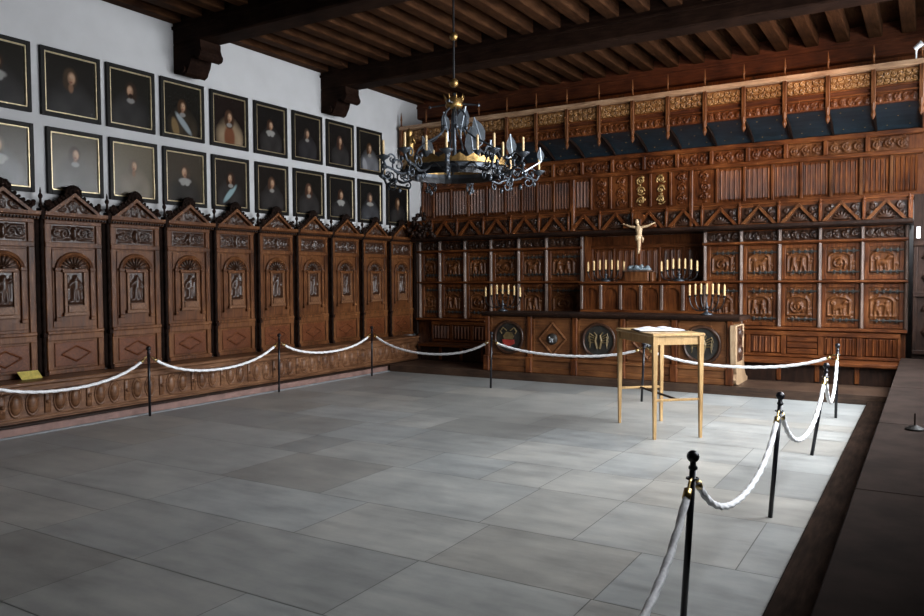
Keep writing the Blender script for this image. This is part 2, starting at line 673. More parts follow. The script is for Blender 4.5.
struct(MB().box(XL - .2, XL, YF, YB, -.1, ZC).build('wall_left', 'plaster'))
struct(MB().box(XL - .2, XR + .55, YB, YB + .2, -.1, ZC).build('wall_back', 'plaster'))
struct(MB().box(XL - .2, XR + .55, YF - .2, YF, -.1, ZC).build('wall_front', 'oak_dark'))
wr = MB()
ys = [YF] + [q for w_ in WINDOWS for q in w_] + [YB]
wr.box(XR, XR + .5, YF, YB, -.1, WZ[0]).box(XR, XR + .5, YF, YB, WZ[1], ZC)
for i in range(0, len(ys), 2):
    wr.box(XR, XR + .5, ys[i], ys[i + 1], WZ[0], WZ[1])
struct(wr.build('wall_right', 'plaster'))
for k, (a, b_) in enumerate(WINDOWS):
    fr = MB()
    x0, x1 = XR + .38, XR + .44
    for yy in (a, (a + b_) / 2 - .03, b_ - .06):
        fr.box(x0, x1, yy, yy + .06, WZ[0], WZ[1])
    for zz in (WZ[0], 2.5, 3.5, WZ[1] - .06):
        fr.box(x0, x1, a, b_, zz, zz + .06)
    fo = struct(fr.build('window_%d' % (k + 1), 'white_plastic'))
    MB().box(x0 + .025, x0 + .031, a + .02, b_ - .02, WZ[0] + .02, WZ[1] - .02).build('window_pane', 'window_glass', fo)

# ------------------------------------------------------------------ ceiling
struct(MB().box(XL - .2, XR + .55, YF - .2, YB + .2, ZC - .05, ZC + .1).build('ceiling', 'joist_wood'))
BEAMS = [(4.00, 'ceiling_beam'), (6.92, 'ceiling_beam'), (9.84, 'ceiling_beam'), (12.66, 'ceiling_beam')]
blabel = ['dark timber ceiling beam, the one nearest the viewer above the room',
          'dark ceiling beam whose bracket sits above the sashed officer portrait',
          'dark bracketed ceiling beam farther along the portrait wall, second from the panelled end wall',
          'reddish brown ceiling beam running along the top of the panelled end wall']
beam_prof = [(0, 4.80), (.02, 4.78), (.32, 4.78), (.34, 4.80), (.34, 5.25), (0, 5.25)]
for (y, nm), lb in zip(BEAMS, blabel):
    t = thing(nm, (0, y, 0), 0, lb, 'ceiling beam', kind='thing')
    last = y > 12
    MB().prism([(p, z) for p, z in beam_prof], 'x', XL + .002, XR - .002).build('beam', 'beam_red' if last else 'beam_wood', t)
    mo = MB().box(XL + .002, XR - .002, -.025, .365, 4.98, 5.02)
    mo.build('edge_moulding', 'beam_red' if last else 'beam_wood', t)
    if not last:
        prof = [(XL + .002, 4.41), (-8.52, 4.385), (-8.43, 4.36), (-8.36, 4.385), (-8.32, 4.44), (-8.27, 4.50), (-8.24, 4.58),
                (-8.16, 4.60), (-8.12, 4.56), (-8.05, 4.53), (-7.99, 4.56), (-7.97, 4.63), (-8.0, 4.70), (-8.0, 4.78), (XL + .002, 4.78)]
        prof = [(XL + .002 + (p_ - XL - .002) * .76, z_) for p_, z_ in prof]
        cb = MB().prism(prof, 'y', .0, .34)
        cb.lathe([(.01, -.02), (.055, -.02), (.055, .36), (.01, .36)], (-8.20, 0, 4.60), 12, 'y')
        cb.lathe([(.01, -.03), (.05, -.03), (.05, .37), (.01, .37)], (-8.50, 0, 4.44), 12, 'y')
        cb.build('carved_bracket', 'beam_wood', t)
# joists run from beam to beam
bays = [(-1.40, 4.00, 'dark wooden joist in the ceiling bay nearest the viewer'),
        (4.34, 6.92, 'dark wooden ceiling joist in the bay left of the first bracketed beam'),
        (7.26, 9.84, 'brown ceiling joist in the bay between the two bracketed beams'),
        (10.18, 12.66, 'brown ceiling joist in the bay beside the panelled end wall')]
for bi, (a, b_, lb) in enumerate(bays):
    me_ = MB().box(-.09, .09, a + .004, b_ - .004, 5.06, 5.249, .012).mesh('ceiling_joist', 'joist_wood')
    x = XL + .095
    while x < XR - .05:
        o = link('ceiling_joist', me_, None, (x, 0, 0))
        tag(o, lb, 'joist', 'ceiling joists, bay %s' % ('one', 'two', 'three', 'four')[bi], 'thing')
        x += .415

# ------------------------------------------------------------------ LEFT: wall bench
BY0, BY1 = 3.2, 11.98
t = thing('wall_bench', (-8.62, 0, 0), 0, 'long carved oak wall bench with oval medallions below the row of stall panels', 'bench')
MB().box(0, .40, BY0, BY1, .525, .565, .008).build('seat', 'oak_bench', t)
fb = MB().box(0, .345, BY0, BY1, .13, .525)
fb.box(.345, .385, BY0, BY1, .455, .525, .01)
fb.box(.345, .375, BY0, BY1, .15, .185, .008)
fb.build('front_board', 'oak_bench', t)
fb = MB()
y = 3.50
while y < BY1 - .2:
    for dy, rw in ((0.0, .062), (.18, .062)):
        if y + dy < BY1 - .1:
            fb.lathe([(.01, -.02), (rw * 1.25, -.02), (rw * 1.25, .012), (rw * 1.08, .014), (rw * 1.02, .004), (rw, .01), (rw * .7, .028), (.01, .036)],
                     (0, 0, 0), 14, 'x')
            n_ = 14 * 8
            for q in range(len(fb.v) - n_, len(fb.v)):
                vx, vy, vz = fb.v[q]
                fb.v[q] = (vx + .345, vy + y + dy, vz * 1.75 + .325)
    yy = y + .345
    if yy < BY1 - .06:
        fb.box(.33, .362, yy - .035, yy + .035, .20, .45, .008)
        fb.lathe([(.012, .33), (.024, .345), (.024, .37), (.008, .385)], (0, yy, .325), 8, 'x')
    y += .49
fb.build('oval_medallion_row', 'oak_bench', t, True)
MB().box(0, .42, BY0, BY1, .10, .13, .008).build('base_moulding', 'oak_dark', t)
MB().box(0, .37, BY0, BY1, -.006, .10).build('plinth', 'plinth_stone', t)
tag(MB().box(-8.24, -8.19, BY0, 10.99, -.006, .012, .003).build('kerb_strip', 'kerb_stone'), kind='structure')
bpy.data.objects['kerb_strip'].name = 'trim_1'

# ------------------------------------------------------------------ LEFT: carved stall panels
def make_stall():
    t = thing('carved_stall', (0, 0, 0), R(90), 'x', 'panel', 'carved stall panels along the portrait wall')
    b = MB().box(-.365, .365, 0, .045, .568, 2.42)
    b.build('back_board', 'oak_brown', t)
    f = MB()
    for s_ in (-1, 1):
        x = s_ * .315
        f.box(x - .035, x + .035, -.022, 0, .60, 2.34, .006)
    for z0, z1, d in ((.568, .625, .035), (.955, 1.03, .03), (1.03, 1.07, .04), (2.03, 2.09, .03), (2.30, 2.36, .03)):
        f.box(-.35, .35, -d, 0, z0, z1, .006)
    f.build('frame', 'oak_brown', t)
    # lozenge panel
    lp = MB().box(-.26, .26, -.012, 0, .65, .93, .005)
    for (a, b_) in (((-.18, .79), (0, .88)), ((0, .88), (.18, .79)), ((.18, .79), (0, .70)), ((0, .70), (-.18, .79))):
        lp.tube([(a[0], -.014, a[1]), (b_[0], -.014, b_[1])], .011, 6)
    lp.build('lower_panel', 'oak_russet', t)
    # main panel with arch
    mp = MB().box(-.265, .265, -.010, 0, 1.10, 2.01, .005)
    for x in (-.215, .215):
        mp.box(x - .028, x + .028, -.035, 0, 1.22, 1.76, .005)
        mp.box(x - .036, x + .036, -.045, 0, 1.18, 1.22, .005)
        mp.box(x - .036, x + .036, -.045, 0, 1.76, 1.80, .005)
    arch = []
    for k in range(17):
        a = math.pi * k / 16
        arch.append((.215 * math.cos(a), -.018, 1.78 + .18 * math.sin(a)))
    mp.tube(arch, .024, 8)
    arch2 = [(p[0] * .82, -.012, 1.78 + (p[2] - 1.78) * .82) for p in arch]
    mp.tube(arch2, .013, 6)
    mp.box(-.16, .16, -.04, 0, 1.745, 1.78, .005)
    mp.build('arched_panel', 'oak_brown', t)
    fan = MB()
    for k in range(9):
        a = math.pi * (k + .5) / 9
        fan.tube([(.04 * math.cos(a), -.018, 1.785 + .035 * math.sin(a)), (.165 * math.cos(a), -.026, 1.785 + .14 * math.sin(a))], [.006, .016], 6)
    fan.ball((0, -.02, 1.79), .028, 8)
    fan.build('shell', 'oak_carved', t, True)
    # niche with figure
    nf = MB()
    for x in (-.12, .12):
        nf.box(x - .018, x + .018, -.035, 0, 1.27, 1.745, .004)
    nf.box(-.155, .155, -.05, 0, 1.235, 1.275, .005)
    nf.box(-.10, .10, -.045, 0, 1.275, 1.36, .005)
    nf.build('niche_frame', 'oak_bench', t)
    return t


def crest_mesh(seed):
    r_ = random.Random(seed)
    m_ = MB()
    W, Z0, ZP = .31, 2.435, 2.655
    for s_ in (-1, 1):
        for k in range(7):
            u = (k + .5) / 7
            x, z = s_ * W * (1 - u), Z0 + (ZP - Z0) * u
            rr = .026 + .010 * r_.random()
            nx_, nz_ = s_ * .58, .81
            m_.ball((x + nx_ * .028, -.03, z + nz_ * .028), rr, 7, (1, .8, 1))
            m_.ball((x + nx_ * .052 + r_.uniform(-.01, .01), -.035, z + nz_ * .05), rr * .65, 6, (1, .8, 1))
    for k in range(11):
        a = math.pi * k / 10
        m_.ball((.085 * math.cos(a), -.035, ZP + .025 + .065 * math.sin(a)), r_.uniform(.018, .027), 7)
        m_.ball((.055 * math.cos(a), -.04, ZP + .02 + .04 * math.sin(a)), .024, 7)
    m_.ball((0, -.035, ZP + .05), .036, 8)
    for s_ in (-1, 1):
        for k in range(7):
            m_.ball((s_ * (W + .005 + r_.uniform(-.03, .035)), -.04, Z0 + .03 + r_.uniform(0, .085)), r_.uniform(.018, .028), 7)
    return m_


def gable_parts(t, seed, s=1.0):
    m_ = MB()
    W, Z0, ZP = .31, 2.43, 2.635
    m_.prism([(-W, Z0), (W, Z0), (0, ZP)], 'y', -.01, .02)
    for s_ in (-1, 1):
        m_.prism([(s_ * (W + .02), Z0), (s_ * (W - .035), Z0), (0, ZP - .008), (0, ZP + .035)], 'y', -.07, .02)
    m_.build('gable', 'oak_brown', t)
    w, h = .44, .15
    H = scroll_field(w, h, seed, 40, 15, .15)
    X, Z = np.meshgrid(np.linspace(-1, 1, 40), np.linspace(0, 1, 15))
    mask = (np.abs(X) < 1.0 - Z * .98)
    MB().relief(-w / 2, w / 2, Z0 + .008, Z0 + .008 + h, -.012, H, .022, mask).build('tympanum_carving', 'oak_carved', t, True)
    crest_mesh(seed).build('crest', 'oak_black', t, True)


def stall_extras(t, seed):
    w, h = .18, .375
    H = cached(('fig', seed), lambda: figure_field(w, h, seed))
    MB().relief(-.10, .10, 1.36, 1.735, -.012, H, .045).build('carved_figure', 'oak_carved', t, True)
    w, h = .52, .195
    caps = []
    for s_ in (-1, 1):
        caps += spiral(w / 2 + s_ * .11, h / 2, .065, 1.4, math.pi / 2 * (seed % 3), .012, .8, s_)
        caps += spiral(w / 2 + s_ * .205, h / 2, .045, 1.2, 1 + seed, .011, .7, -s_)
        caps.append((w / 2 + s_ * .05, h * .2, w / 2 + s_ * .24, h * .15, .01, .6))
        caps.append((w / 2 + s_ * .05, h * .85, w / 2 + s_ * .24, h * .8, .01, .6))
    caps += [(w / 2, h / 2, w / 2, h / 2, .05, 1.0), (w / 2, h * .3, w / 2, h * .72, .03, 1.2)]
    H = field(52, 20, w, h, caps)
    MB().relief(-.26, .26, 2.095, 2.295, -.006, H, .04).build('frieze_carving', 'oak_carved', t, True)
    gable_parts(t, seed)


st = make_stall()
co = MB()
co.prism([(0, 2.34), (-.06, 2.34), (-.075, 2.36), (-.075, 2.375), (-.11, 2.39), (-.115, 2.43), (0, 2.43)], 'x', -.385, .385)
co.build('cornice', 'oak_brown', st)
de = MB()
for k in range(20):
    x = -.36 + k * .0375
    de.box(x, x + .018, -.092, -.06, 2.345, 2.372)
de.build('dentils', 'oak_dark', st)
# twisted column with finial on the left side (gap shade put into its colour)
cm = MB()
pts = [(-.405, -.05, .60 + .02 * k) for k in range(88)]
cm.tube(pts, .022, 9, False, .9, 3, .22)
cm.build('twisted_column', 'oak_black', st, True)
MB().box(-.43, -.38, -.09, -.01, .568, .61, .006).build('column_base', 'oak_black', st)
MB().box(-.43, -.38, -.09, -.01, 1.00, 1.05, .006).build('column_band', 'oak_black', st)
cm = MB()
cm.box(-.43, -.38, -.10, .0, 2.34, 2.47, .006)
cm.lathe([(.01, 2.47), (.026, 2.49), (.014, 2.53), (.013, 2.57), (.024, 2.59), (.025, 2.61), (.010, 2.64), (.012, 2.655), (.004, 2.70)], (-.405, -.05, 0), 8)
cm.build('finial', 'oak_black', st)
stalls = []
for i in range(10):
    yc = 4.565 + i * .8215
    o = st if i == 0 else copy_tree(st)
    o.location = (-8.62, yc, 0)
    lab = ['carved oak stall panel nearest the viewer, cut by the picture edge, behind the yellow plaque',
           'carved oak stall panel ninth from the corner, first whole one beside the yellow plaque',
           'carved oak stall panel eighth from the corner, behind the nearest rope post on that side',
           'carved oak stall panel seventh from the corner of the portrait wall',
           'carved oak stall panel sixth from the corner, fifth from the viewer',
           'carved oak stall panel fifth from the corner, behind the middle rope post by the bench',
           'carved oak stall panel fourth from the corner of the portrait wall',
           'carved oak stall panel third from the corner, left of the farthest bench-side rope post',
           'carved oak stall panel second from the corner of the room',
           'carved oak stall panel at the corner, next to the end wall panelling'][i]
    o['label'] = lab
    stalls.append(o)
for i, o in enumerate(stalls):
    stall_extras(o, i)
# backing behind the stall row, gap shade painted into its black, and the closing post in the corner
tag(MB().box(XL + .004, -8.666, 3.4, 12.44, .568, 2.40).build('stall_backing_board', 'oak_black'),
    'backing board painted as dark shade, seen in the gaps between the carved stall panels', 'board')
t = thing('corner_post', (-8.62, 12.40, 0), R(90), 'dark carved post with pointed finial closing the stall row in the corner', 'post')
MB().box(-.03, .03, -.09, .0, .568, 2.5, .006).build('shaft', 'oak_dark', t)
MB().lathe([(.01, 2.5), (.035, 2.52), (.016, 2.56), (.016, 2.66), (.032, 2.7), (.014, 2.74), (.004, 2.9)], (0, -.045, 0), 8).build('finial', 'oak_dark', t)

# small yellow plaque on the bench seat
t = thing('plaque', (-8.49, 4.775, .567), R(90), 'small yellow brass information plaque leaning on the bench seat', 'plaque')
MB().add([(-.12, -.04, 0), (.11, -.04, 0), (.09, 0.02, .085), (-.14, .02, .085), (-.12, -.03, 0), (.11, -.03, 0), (.09, .03, .085), (-.14, .03, .085)],
         [(0, 1, 2, 3), (4, 7, 6, 5), (0, 4, 5, 1), (3, 2, 6, 7), (0, 3, 7, 4), (1, 5, 6, 2)]).build('plate', 'plaque', t)

# ------------------------------------------------------------------ portraits
def paint_portrait(p, w, h):
    nx, nz = 54, int(54 * h / w)
    X, Z = np.meshgrid(np.linspace(-1, 1, nx), np.linspace(0, 2 * h / w, nz))
    top = 2 * h / w
    C = np.zeros((nz, nx, 3))
    bgc = np.array(p['bg'])
    rnd_ = np.random.RandomState(p['seed'])
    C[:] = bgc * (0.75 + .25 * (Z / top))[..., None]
    C *= (1 + .10 * rnd_.randn(nz, nx, 1) * .3)

    def blob(cx, cz, rx, rz, col, soft=.12, ang=0, lit=0.0):
        ca_, sa_ = math.cos(ang), math.sin(ang)
        u = ((X - cx) * ca_ + (Z - cz) * sa_) / rx
        v_ = (-(X - cx) * sa_ + (Z - cz) * ca_) / rz
        d = np.sqrt(u * u + v_ * v_)
        a = np.clip((1 - d) / soft + .5, 0, 1)[..., None]
        cc = np.array(col)[None, None, :] * (1 + lit * u[..., None])
        C[:] = C * (1 - a) + cc * a

    f = p.get('flip', 1)
    sc = p.get('s', 1.0) * 1.28
    hx = p.get('x', 0)
    hz = top * p.get('hz', .66)
    coat, hair, skin = p['coat'], p['hair'], (.40, .24, .15)
    blob(hx, hz - .95 * sc, .60 * sc, .75 * sc, coat, .7, 0, .3 * f)
    blob(hx - .35 * sc, hz - 1.15 * sc, .30 * sc, .6 * sc, coat, .8, .3, .3 * f)
    blob(hx + .35 * sc, hz - 1.15 * sc, .30 * sc, .6 * sc, coat, .8, -.3, .3 * f)
    if p.get('sleeve'):
        blob(hx - .38 * f * sc, hz - .95 * sc, .17 * sc, .42 * sc, p['sleeve'], .35, .25 * f)
    if p.get('vest'):
        blob(hx, hz - .9 * sc, .3 * sc, .55 * sc, p['vest'], .35)
    if p.get('sash'):
        blob(hx + .05 * f, hz - .72 * sc, .13 * sc, .55 * sc, p['sash'], .4, .75 * f)
    blob(hx - .02 * f, hz + .0 * sc, .22 * sc, .29 * sc, [q * 1.5 for q in hair], .35)
    blob(hx - .08 * f * sc, hz - .16 * sc, .17 * sc, .22 * sc, [q * 1.3 for q in hair], .5)
    if p.get('long', 0):
        blob(hx, hz - .18 * sc, .27 * sc, .32 * sc, hair, .3)
    blob(hx, hz - .30 * sc, .075 * sc, .14 * sc, (.22, .12, .07), .5)
    col_ = p.get('collar')
    if col_ == 'wide':
        blob(hx, hz - .36 * sc, .30 * sc, .12 * sc, (.30, .29, .27), .3)
        blob(hx - .12, hz - .43 * sc, .12 * sc, .12 * sc, (.30, .29, .27), .3)
        blob(hx + .12, hz - .43 * sc, .12 * sc, .12 * sc, (.32, .31, .29), .3)
    elif col_ == 'ruff':
        blob(hx, hz - .30 * sc, .28 * sc, .10 * sc, (.32, .31, .29), .25)
    elif col_ == 'small':
        blob(hx, hz - .35 * sc, .15 * sc, .09 * sc, (.26, .25, .235), .35)
    blob(hx + .02 * f, hz - .01 * sc, .115 * sc, .175 * sc, skin, .45, 0, .45 * f)
    blob(hx + .04 * f, hz + .05 * sc, .07 * sc, .06 * sc, (.5, .33, .22), .8)
    blob(hx, hz - .12 * sc, .06 * sc, .03 * sc, (.22, .09, .06), .6)
    for s_ in (-1, 1):
        blob(hx + s_ * .06 * sc, hz + .02 * sc, .022, .016, (.05, .03, .02), .6)
    if p.get('beard'):
        blob(hx, hz - .19 * sc, .09 * sc, .09 * sc, hair, .5)
    if p.get('hand'):
        blob(hx + .22 * f, hz - 1.05 * sc, .09, .06, skin, .5)
    return nx, nz, C.clip(0, 1)


def portrait(y0, y1, z0, z1, p, label, grp):
    y0 += .02
    w, h = y1 - y0, z1 - z0
    t = thing('portrait_painting', (XL + .002, (y0 + y1) / 2, z0), R(90), label, 'painting', grp)
    fr = MB()
    fw_, d = .048, .038
    fr.box(-w / 2, -w / 2 + fw_, -d, 0, 0, h, .003).box(w / 2 - fw_, w / 2, -d, 0, 0, h, .003)
    fr.box(-w / 2 + fw_, w / 2 - fw_, -d, 0, 0, fw_, .003).box(-w / 2 + fw_, w / 2 - fw_, -d, 0, h - fw_, h, .003)
    fr.build('frame', 'black_frame', t)
    g = MB()
    a, e = fw_ - .002, fw_ + .017
    for (x0, x1, q0, q1) in ((-w / 2 + a, -w / 2 + e, a, h - a), (w / 2 - e, w / 2 - a, a, h - a),
                             (-w / 2 + a, w / 2 - a, a, e), (-w / 2 + a, w / 2 - a, h - e, h - a)):
        g.box(x0, x1, -.032, -.008, q0, q1, .006)
    g.build('gilt_fillet', 'frame_gilt', t)
    cw, chh = w - 2 * e, h - 2 * e
    nx, nz, C = paint_portrait(p, cw, chh)
    me = bpy.data.meshes.new('canvas')
    X = np.linspace(-cw / 2, cw / 2, nx)
    Z = np.linspace(e, e + chh, nz)
    vs = [(X[i], -.016, Z[j]) for j in range(nz) for i in range(nx)]
    fs = [(j * nx + i, j * nx + i + 1, (j + 1) * nx + i + 1, (j + 1) * nx + i) for j in range(nz - 1) for i in range(nx - 1)]
    me.from_pydata(vs, [], fs)
    ca_ = me.color_attributes.new('paint', 'FLOAT_COLOR', 'POINT')
    A = np.ones((nz * nx, 4), dtype=np.float32)
    A[:, :3] = C.reshape(-1, 3) * .75
    ca_.data.foreach_set('color', A.ravel())
    me.materials.append(MAT['canvas'])
    link('canvas', me, t)


BLK, BRN, GRY = (.034, .031, .030), (.03, .018, .010), (.05, .048, .045)
up = [
    (4.22, 4.97, dict(seed=1, bg=(.020, .017, .013), coat=BLK, hair=(.03, .015, .01), collar='wide', x=-.05, beard=1),
     'upper-row portrait cut by the picture edge, man with a white collar'),
    (5.06, 5.82, dict(seed=2, bg=(.018, .015, .012), coat=BLK, hair=(.04, .025, .015), collar='', hz=.64),
     'upper-row portrait of a man in plain black on near-black ground, ninth from the end wall'),
    (5.88, 6.59, dict(seed=3, bg=(.018, .016, .012), coat=BLK, hair=(.025, .015, .01), collar='small', flip=-1, beard=1),
     'upper-row portrait of a bearded man with small white collar, just before the nearer bracket'),
    (6.66, 7.39, dict(seed=4, bg=(.016, .014, .011), coat=(.04, .03, .02), sleeve=(.20, .13, .06), sash=(.30, .34, .36), hair=(.04, .02, .01), collar='small', s=.85, hz=.58),
     'upper-row portrait of an officer with pale blue sash, below the nearer beam bracket'),
    (7.48, 8.20, dict(seed=5, bg=(.018, .012, .010), coat=(.30, .22, .14), vest=(.16, .06, .03), hair=(.05, .025, .015), collar='small', s=.9, hz=.58, long=1),
     'upper-row portrait of a man in a pale cream coat over red'),
    (8.30, 9.01, dict(seed=6, bg=(.014, .012, .011), coat=BLK, hair=(.03, .015, .01), collar='wide', s=.85, hz=.60),
     'upper-row portrait of a man in black with a broad pointed white collar'),
    (9.11, 9.83, dict(seed=7, bg=(.014, .012, .011), coat=(.03, .028, .03), hair=(.03, .02, .015), collar='small', s=.8, hz=.60),
     'upper-row portrait of a man in dark dress, left of the farther beam bracket'),
    (9.92, 10.65, dict(seed=8, bg=(.014, .012, .011), coat=BLK, hair=(.04, .02, .015), collar='', s=.85, hz=.60, long=1),
     'upper-row portrait of a man in plain black, second from the end wall'),
    (10.74, 11.46, dict(seed=9, bg=(.014, .013, .012), coat=(.15, .15, .16), sleeve=(.30, .30, .32), hair=(.04, .02, .01), collar='small', s=.95, hz=.58),
     'upper-row portrait of a man in grey armour, last of its row beside the chandelier candles'),
]
lo = [  # nearest canvases have tan window glare mixed into their ground colours
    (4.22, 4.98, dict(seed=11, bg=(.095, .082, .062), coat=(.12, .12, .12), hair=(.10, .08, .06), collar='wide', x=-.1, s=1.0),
     'lower-row portrait cut by the picture edge, man with white collar under painted glare'),
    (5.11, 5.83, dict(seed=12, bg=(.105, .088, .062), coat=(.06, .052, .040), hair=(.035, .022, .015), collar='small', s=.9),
     'lower-row portrait of a man with grey-brown glare painted into the ground, second visible from the viewer'),
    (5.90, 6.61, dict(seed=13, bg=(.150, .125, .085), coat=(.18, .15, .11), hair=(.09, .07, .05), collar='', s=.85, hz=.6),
     'lower-row portrait with the palest canvas, almost blanked by painted tan glare'),
    (6.68, 7.41, dict(seed=14, bg=(.058, .047, .034), coat=(.030, .027, .024), hair=(.045, .03, .02), collar='wide', flip=-1, s=.9, hz=.62),
     'lower-row portrait of a man in dark grey with white pointed collar, glare on the canvas'),
    (7.49, 8.20, dict(seed=15, bg=(.022, .018, .015), coat=BLK, sash=(.25, .36, .38), hair=(.03, .015, .01), collar='small', s=.85, hz=.62, long=1, flip=-1),
     'lower-row portrait of a man in black with a light blue sash'),
    (8.31, 9.02, dict(seed=16, bg=(.016, .013, .011), coat=BLK, hair=(.05, .025, .015), collar='small', s=.9, hz=.64),
     'lower-row portrait of a man in black with small collar, fifth from the end wall'),
    (9.12, 9.86, dict(seed=17, bg=(.014, .012, .010), coat=BLK, hair=(.06, .03, .02), collar='small', s=.85, hz=.62, long=1),
     'lower-row portrait of a long-haired man in black, fourth from the end wall'),
    (9.93, 10.66, dict(seed=18, bg=(.014, .013, .012), coat=BLK, hair=(.03, .015, .01), collar='wide', s=.9, hz=.58),
     'lower-row portrait of a man with a broad pale shoulder collar, third from the end wall'),
    (10.74, 11.46, dict(seed=19, bg=(.014, .013, .012), coat=(.06, .06, .065), hair=(.04, .025, .02), collar='ruff', s=.95, hz=.6),
     'lower-row portrait of a man in dark grey, last but one before the end wall'),
    (11.58, 12.32, dict(seed=20, bg=(.010, .009, .009), coat=BLK, hair=(.04, .02, .01), collar='', s=.85, hz=.58),
     'lower-row portrait closest to the end wall, man in black on black'),
]
for y0, y1, p, lab in up:
    portrait(y0, y1, 3.545, 4.33, p, lab, 'portraits in the upper row')
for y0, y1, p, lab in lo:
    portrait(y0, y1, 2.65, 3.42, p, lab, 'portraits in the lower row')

# ================================================================== BACK WALL
# wooden platform (U-shaped step)
pl = MB().prism([(-8.195, 11.0), (-.335, 11.0), (-.335, 12.285), (XR - .002, 12.285), (XR - .002, YB - .002), (XL + .002, YB - .002), (XL + .002, 11.985), (-8.195, 11.985)], 'z', -.006, .12)
pl.build('platform_step', 'step_wood')
tag(bpy.data.objects['platform_step'], 'low dark wooden platform running along the panelled end wall under altar and benches', 'platform')
tag(MB().box(-.655, -.305, YF + .002, 10.995, -.006, .055, .01).build('floor_boarding', 'strip_wood'),
    'low dark wooden strip between the stone floor and the window bench', 'platform')

# --- window-side bench / sill (dark slabs)
t = thing('window_bench', (0, 0, 0), 0, 'long dark slab-topped bench along the window side at the picture edge', 'bench')
ysl = [YF + .002, .2, 2.45, 4.62, 6.80, 9.05, 12.28]
for a, b_ in zip(ysl, ysl[1:]):
    MB().box(-.33, XR - .003, a + .004, b_ - .004, .45, .50, .006).build('top_slab', 'sill_slab', t)
MB().box(-.30, XR - .003, YF + .01, 12.27, -.006, .45).build('base', 'strip_wood', t)
t = thing('candle_stand', (-.08, 6.6, .50), 0, 'small dark round foot with a short pale rod on the window bench', 'stand')
MB().lathe([(.01, 0), (.065, 0), (.065, .012), (.03, .03), (.01, .035)], n=16).build('foot', 'black_frame', t)
MB().lathe([(.006, .03), (.006, .12), (.004, .125)], n=8).build('rod', 'sill_slab', t)

YP = 12.45
ordinal = ['first', 'second', 'third', 'fourth', 'fifth', 'sixth', 'seventh', 'eighth']


def strap(m_, x0, x1, z, y):
    """iron hinge strap with forked tail"""
    m_.tube([(x1, y, z), ((x0 + x1) / 2, y, z), (x0, y, z)], [.016, .012, .006], 6)
    for k in range(4):
        x = x1 - (x1 - x0) * (k + 1) / 5
        m_.ball((x, y, z + .016), .013, 6, (1.3, .5, 1))
        m_.ball((x, y, z - .016), .013, 6, (1.3, .5, 1))


def cabinet(edges, label, seed0):
    x0, x1 = edges[0], edges[-1]
    t = thing('panelled_cupboard', ((x0 + x1) / 2, YP, 0), 0, label, 'cupboard', 'built-in carved cupboards flanking the altar')
    cx = (x0 + x1) / 2
    MB().box(x0 - cx - (.10 if x0 < -8 else 0), x1 - cx, .02, .07, .125, 2.355).build('carcass', 'oak_red', t)
    for e in edges:
        p = MB().box(e - cx - .026, e - cx + .026, -.045, .02, .86, 2.352, .008)
        p.tube([(e - cx, -.05, .9), (e - cx, -.05, 2.34)], .018, 8)
        p.build('post', 'oak_grey', t)
    for z0, z1, d in ((.83, .885, .15), (1.54, 1.585, .10), (2.13, 2.175, .10)):
        MB().prism([(.02, z0), (-d * .6, z0), (-d, z0 + .02), (-d, z1), (.02, z1)], 'x', x0 - cx - .02, x1 - cx + .02).build('shelf_moulding', 'oak_red_h', t)
    k = seed0
    for a, b_ in zip(edges, edges[1:]):
        a_, b2 = a - cx + .03, b_ - cx - .03
        w = b2 - a_
        for z0, z1 in ((.895, 1.53), (1.595, 2.12)):
            k += 1
            fr = MB()
            q = .055
            fr.box(a_, a_ + q, -.012, .02, z0, z1, .004).box(b2 - q, b2, -.012, .02, z0, z1, .004)
            fr.box(a_ + q, b2 - q, -.012, .02, z0, z0 + q, .004).box(a_ + q, b2 - q, -.012, .02, z1 - q, z1, .004)
            d = fr.build('door', 'oak_red', t)
            ww, hh = w - 2 * q, z1 - z0 - 2 * q
            H = cached(('sc', k % 6, round(hh, 1)), lambda: scene_field(ww, hh, k % 6))
            MB().relief(a_ + q, b2 - q, z0 + q, z1 - q, .012, H, .035).build('carved_relief', 'oak_brown', d, True)
            for zz in (z1 - .11, z0 + .11):
                hs = MB()
                strap(hs, a_ + .08, b2 - .0, zz, -.018)
                hs.build('iron_hinge', 'iron_strap', d)
        ww, hh = w, .15
        H = cached(('fz', k % 3), lambda: scroll_field(.5, .15, k % 3, 46, 15, .12))
        MB().relief(a_, b2, 2.185, 2.335, .01, H, .035).build('frieze_carving', 'oak_carved', t, True)
    return t


ER = [-3.05, -2.50, -1.945, -1.39, -.835, -.28]
EL = [-8.50, -8.04, -7.48, -6.92, -6.35, -5.80, -5.13]
cabinet(ER, 'carved oak cupboard wall with iron-strapped doors, right of the crucifix', 0)
cabinet(EL, 'carved oak cupboard wall with iron-strapped doors, between portrait wall and crucifix', 3)

# right-hand return panelling at the window corner
t = thing('corner_panelling', (-.20, 12.30, 0), 0, 'dark narrow oak panelling at the window corner of the end wall', 'panelling')
MB().box(.0, .695, .0, .06, .502, 2.755).build('board', 'oak_dark', t)
for z0, z1 in ((.56, .62), (1.35, 1.42), (2.05, 2.12)):
    MB().box(.0, .695, -.05, 0, z0, z1, .006).build('rail', 'oak_dark', t)
MB().box(.0, .05, -.03, 0, .62, 2.05, .006).build('stile', 'oak_dark', t)
H = scroll_field(.4, .6, 4, 36, 50, .3)
MB().relief(.06, .46, .68, 1.3, -.004, H, .03).build('carved_panel', 'oak_dark', t, True)
MB().relief(.06, .46, 1.45, 2.0, -.004, H, .03).build('carved_panel', 'oak_dark', t, True)

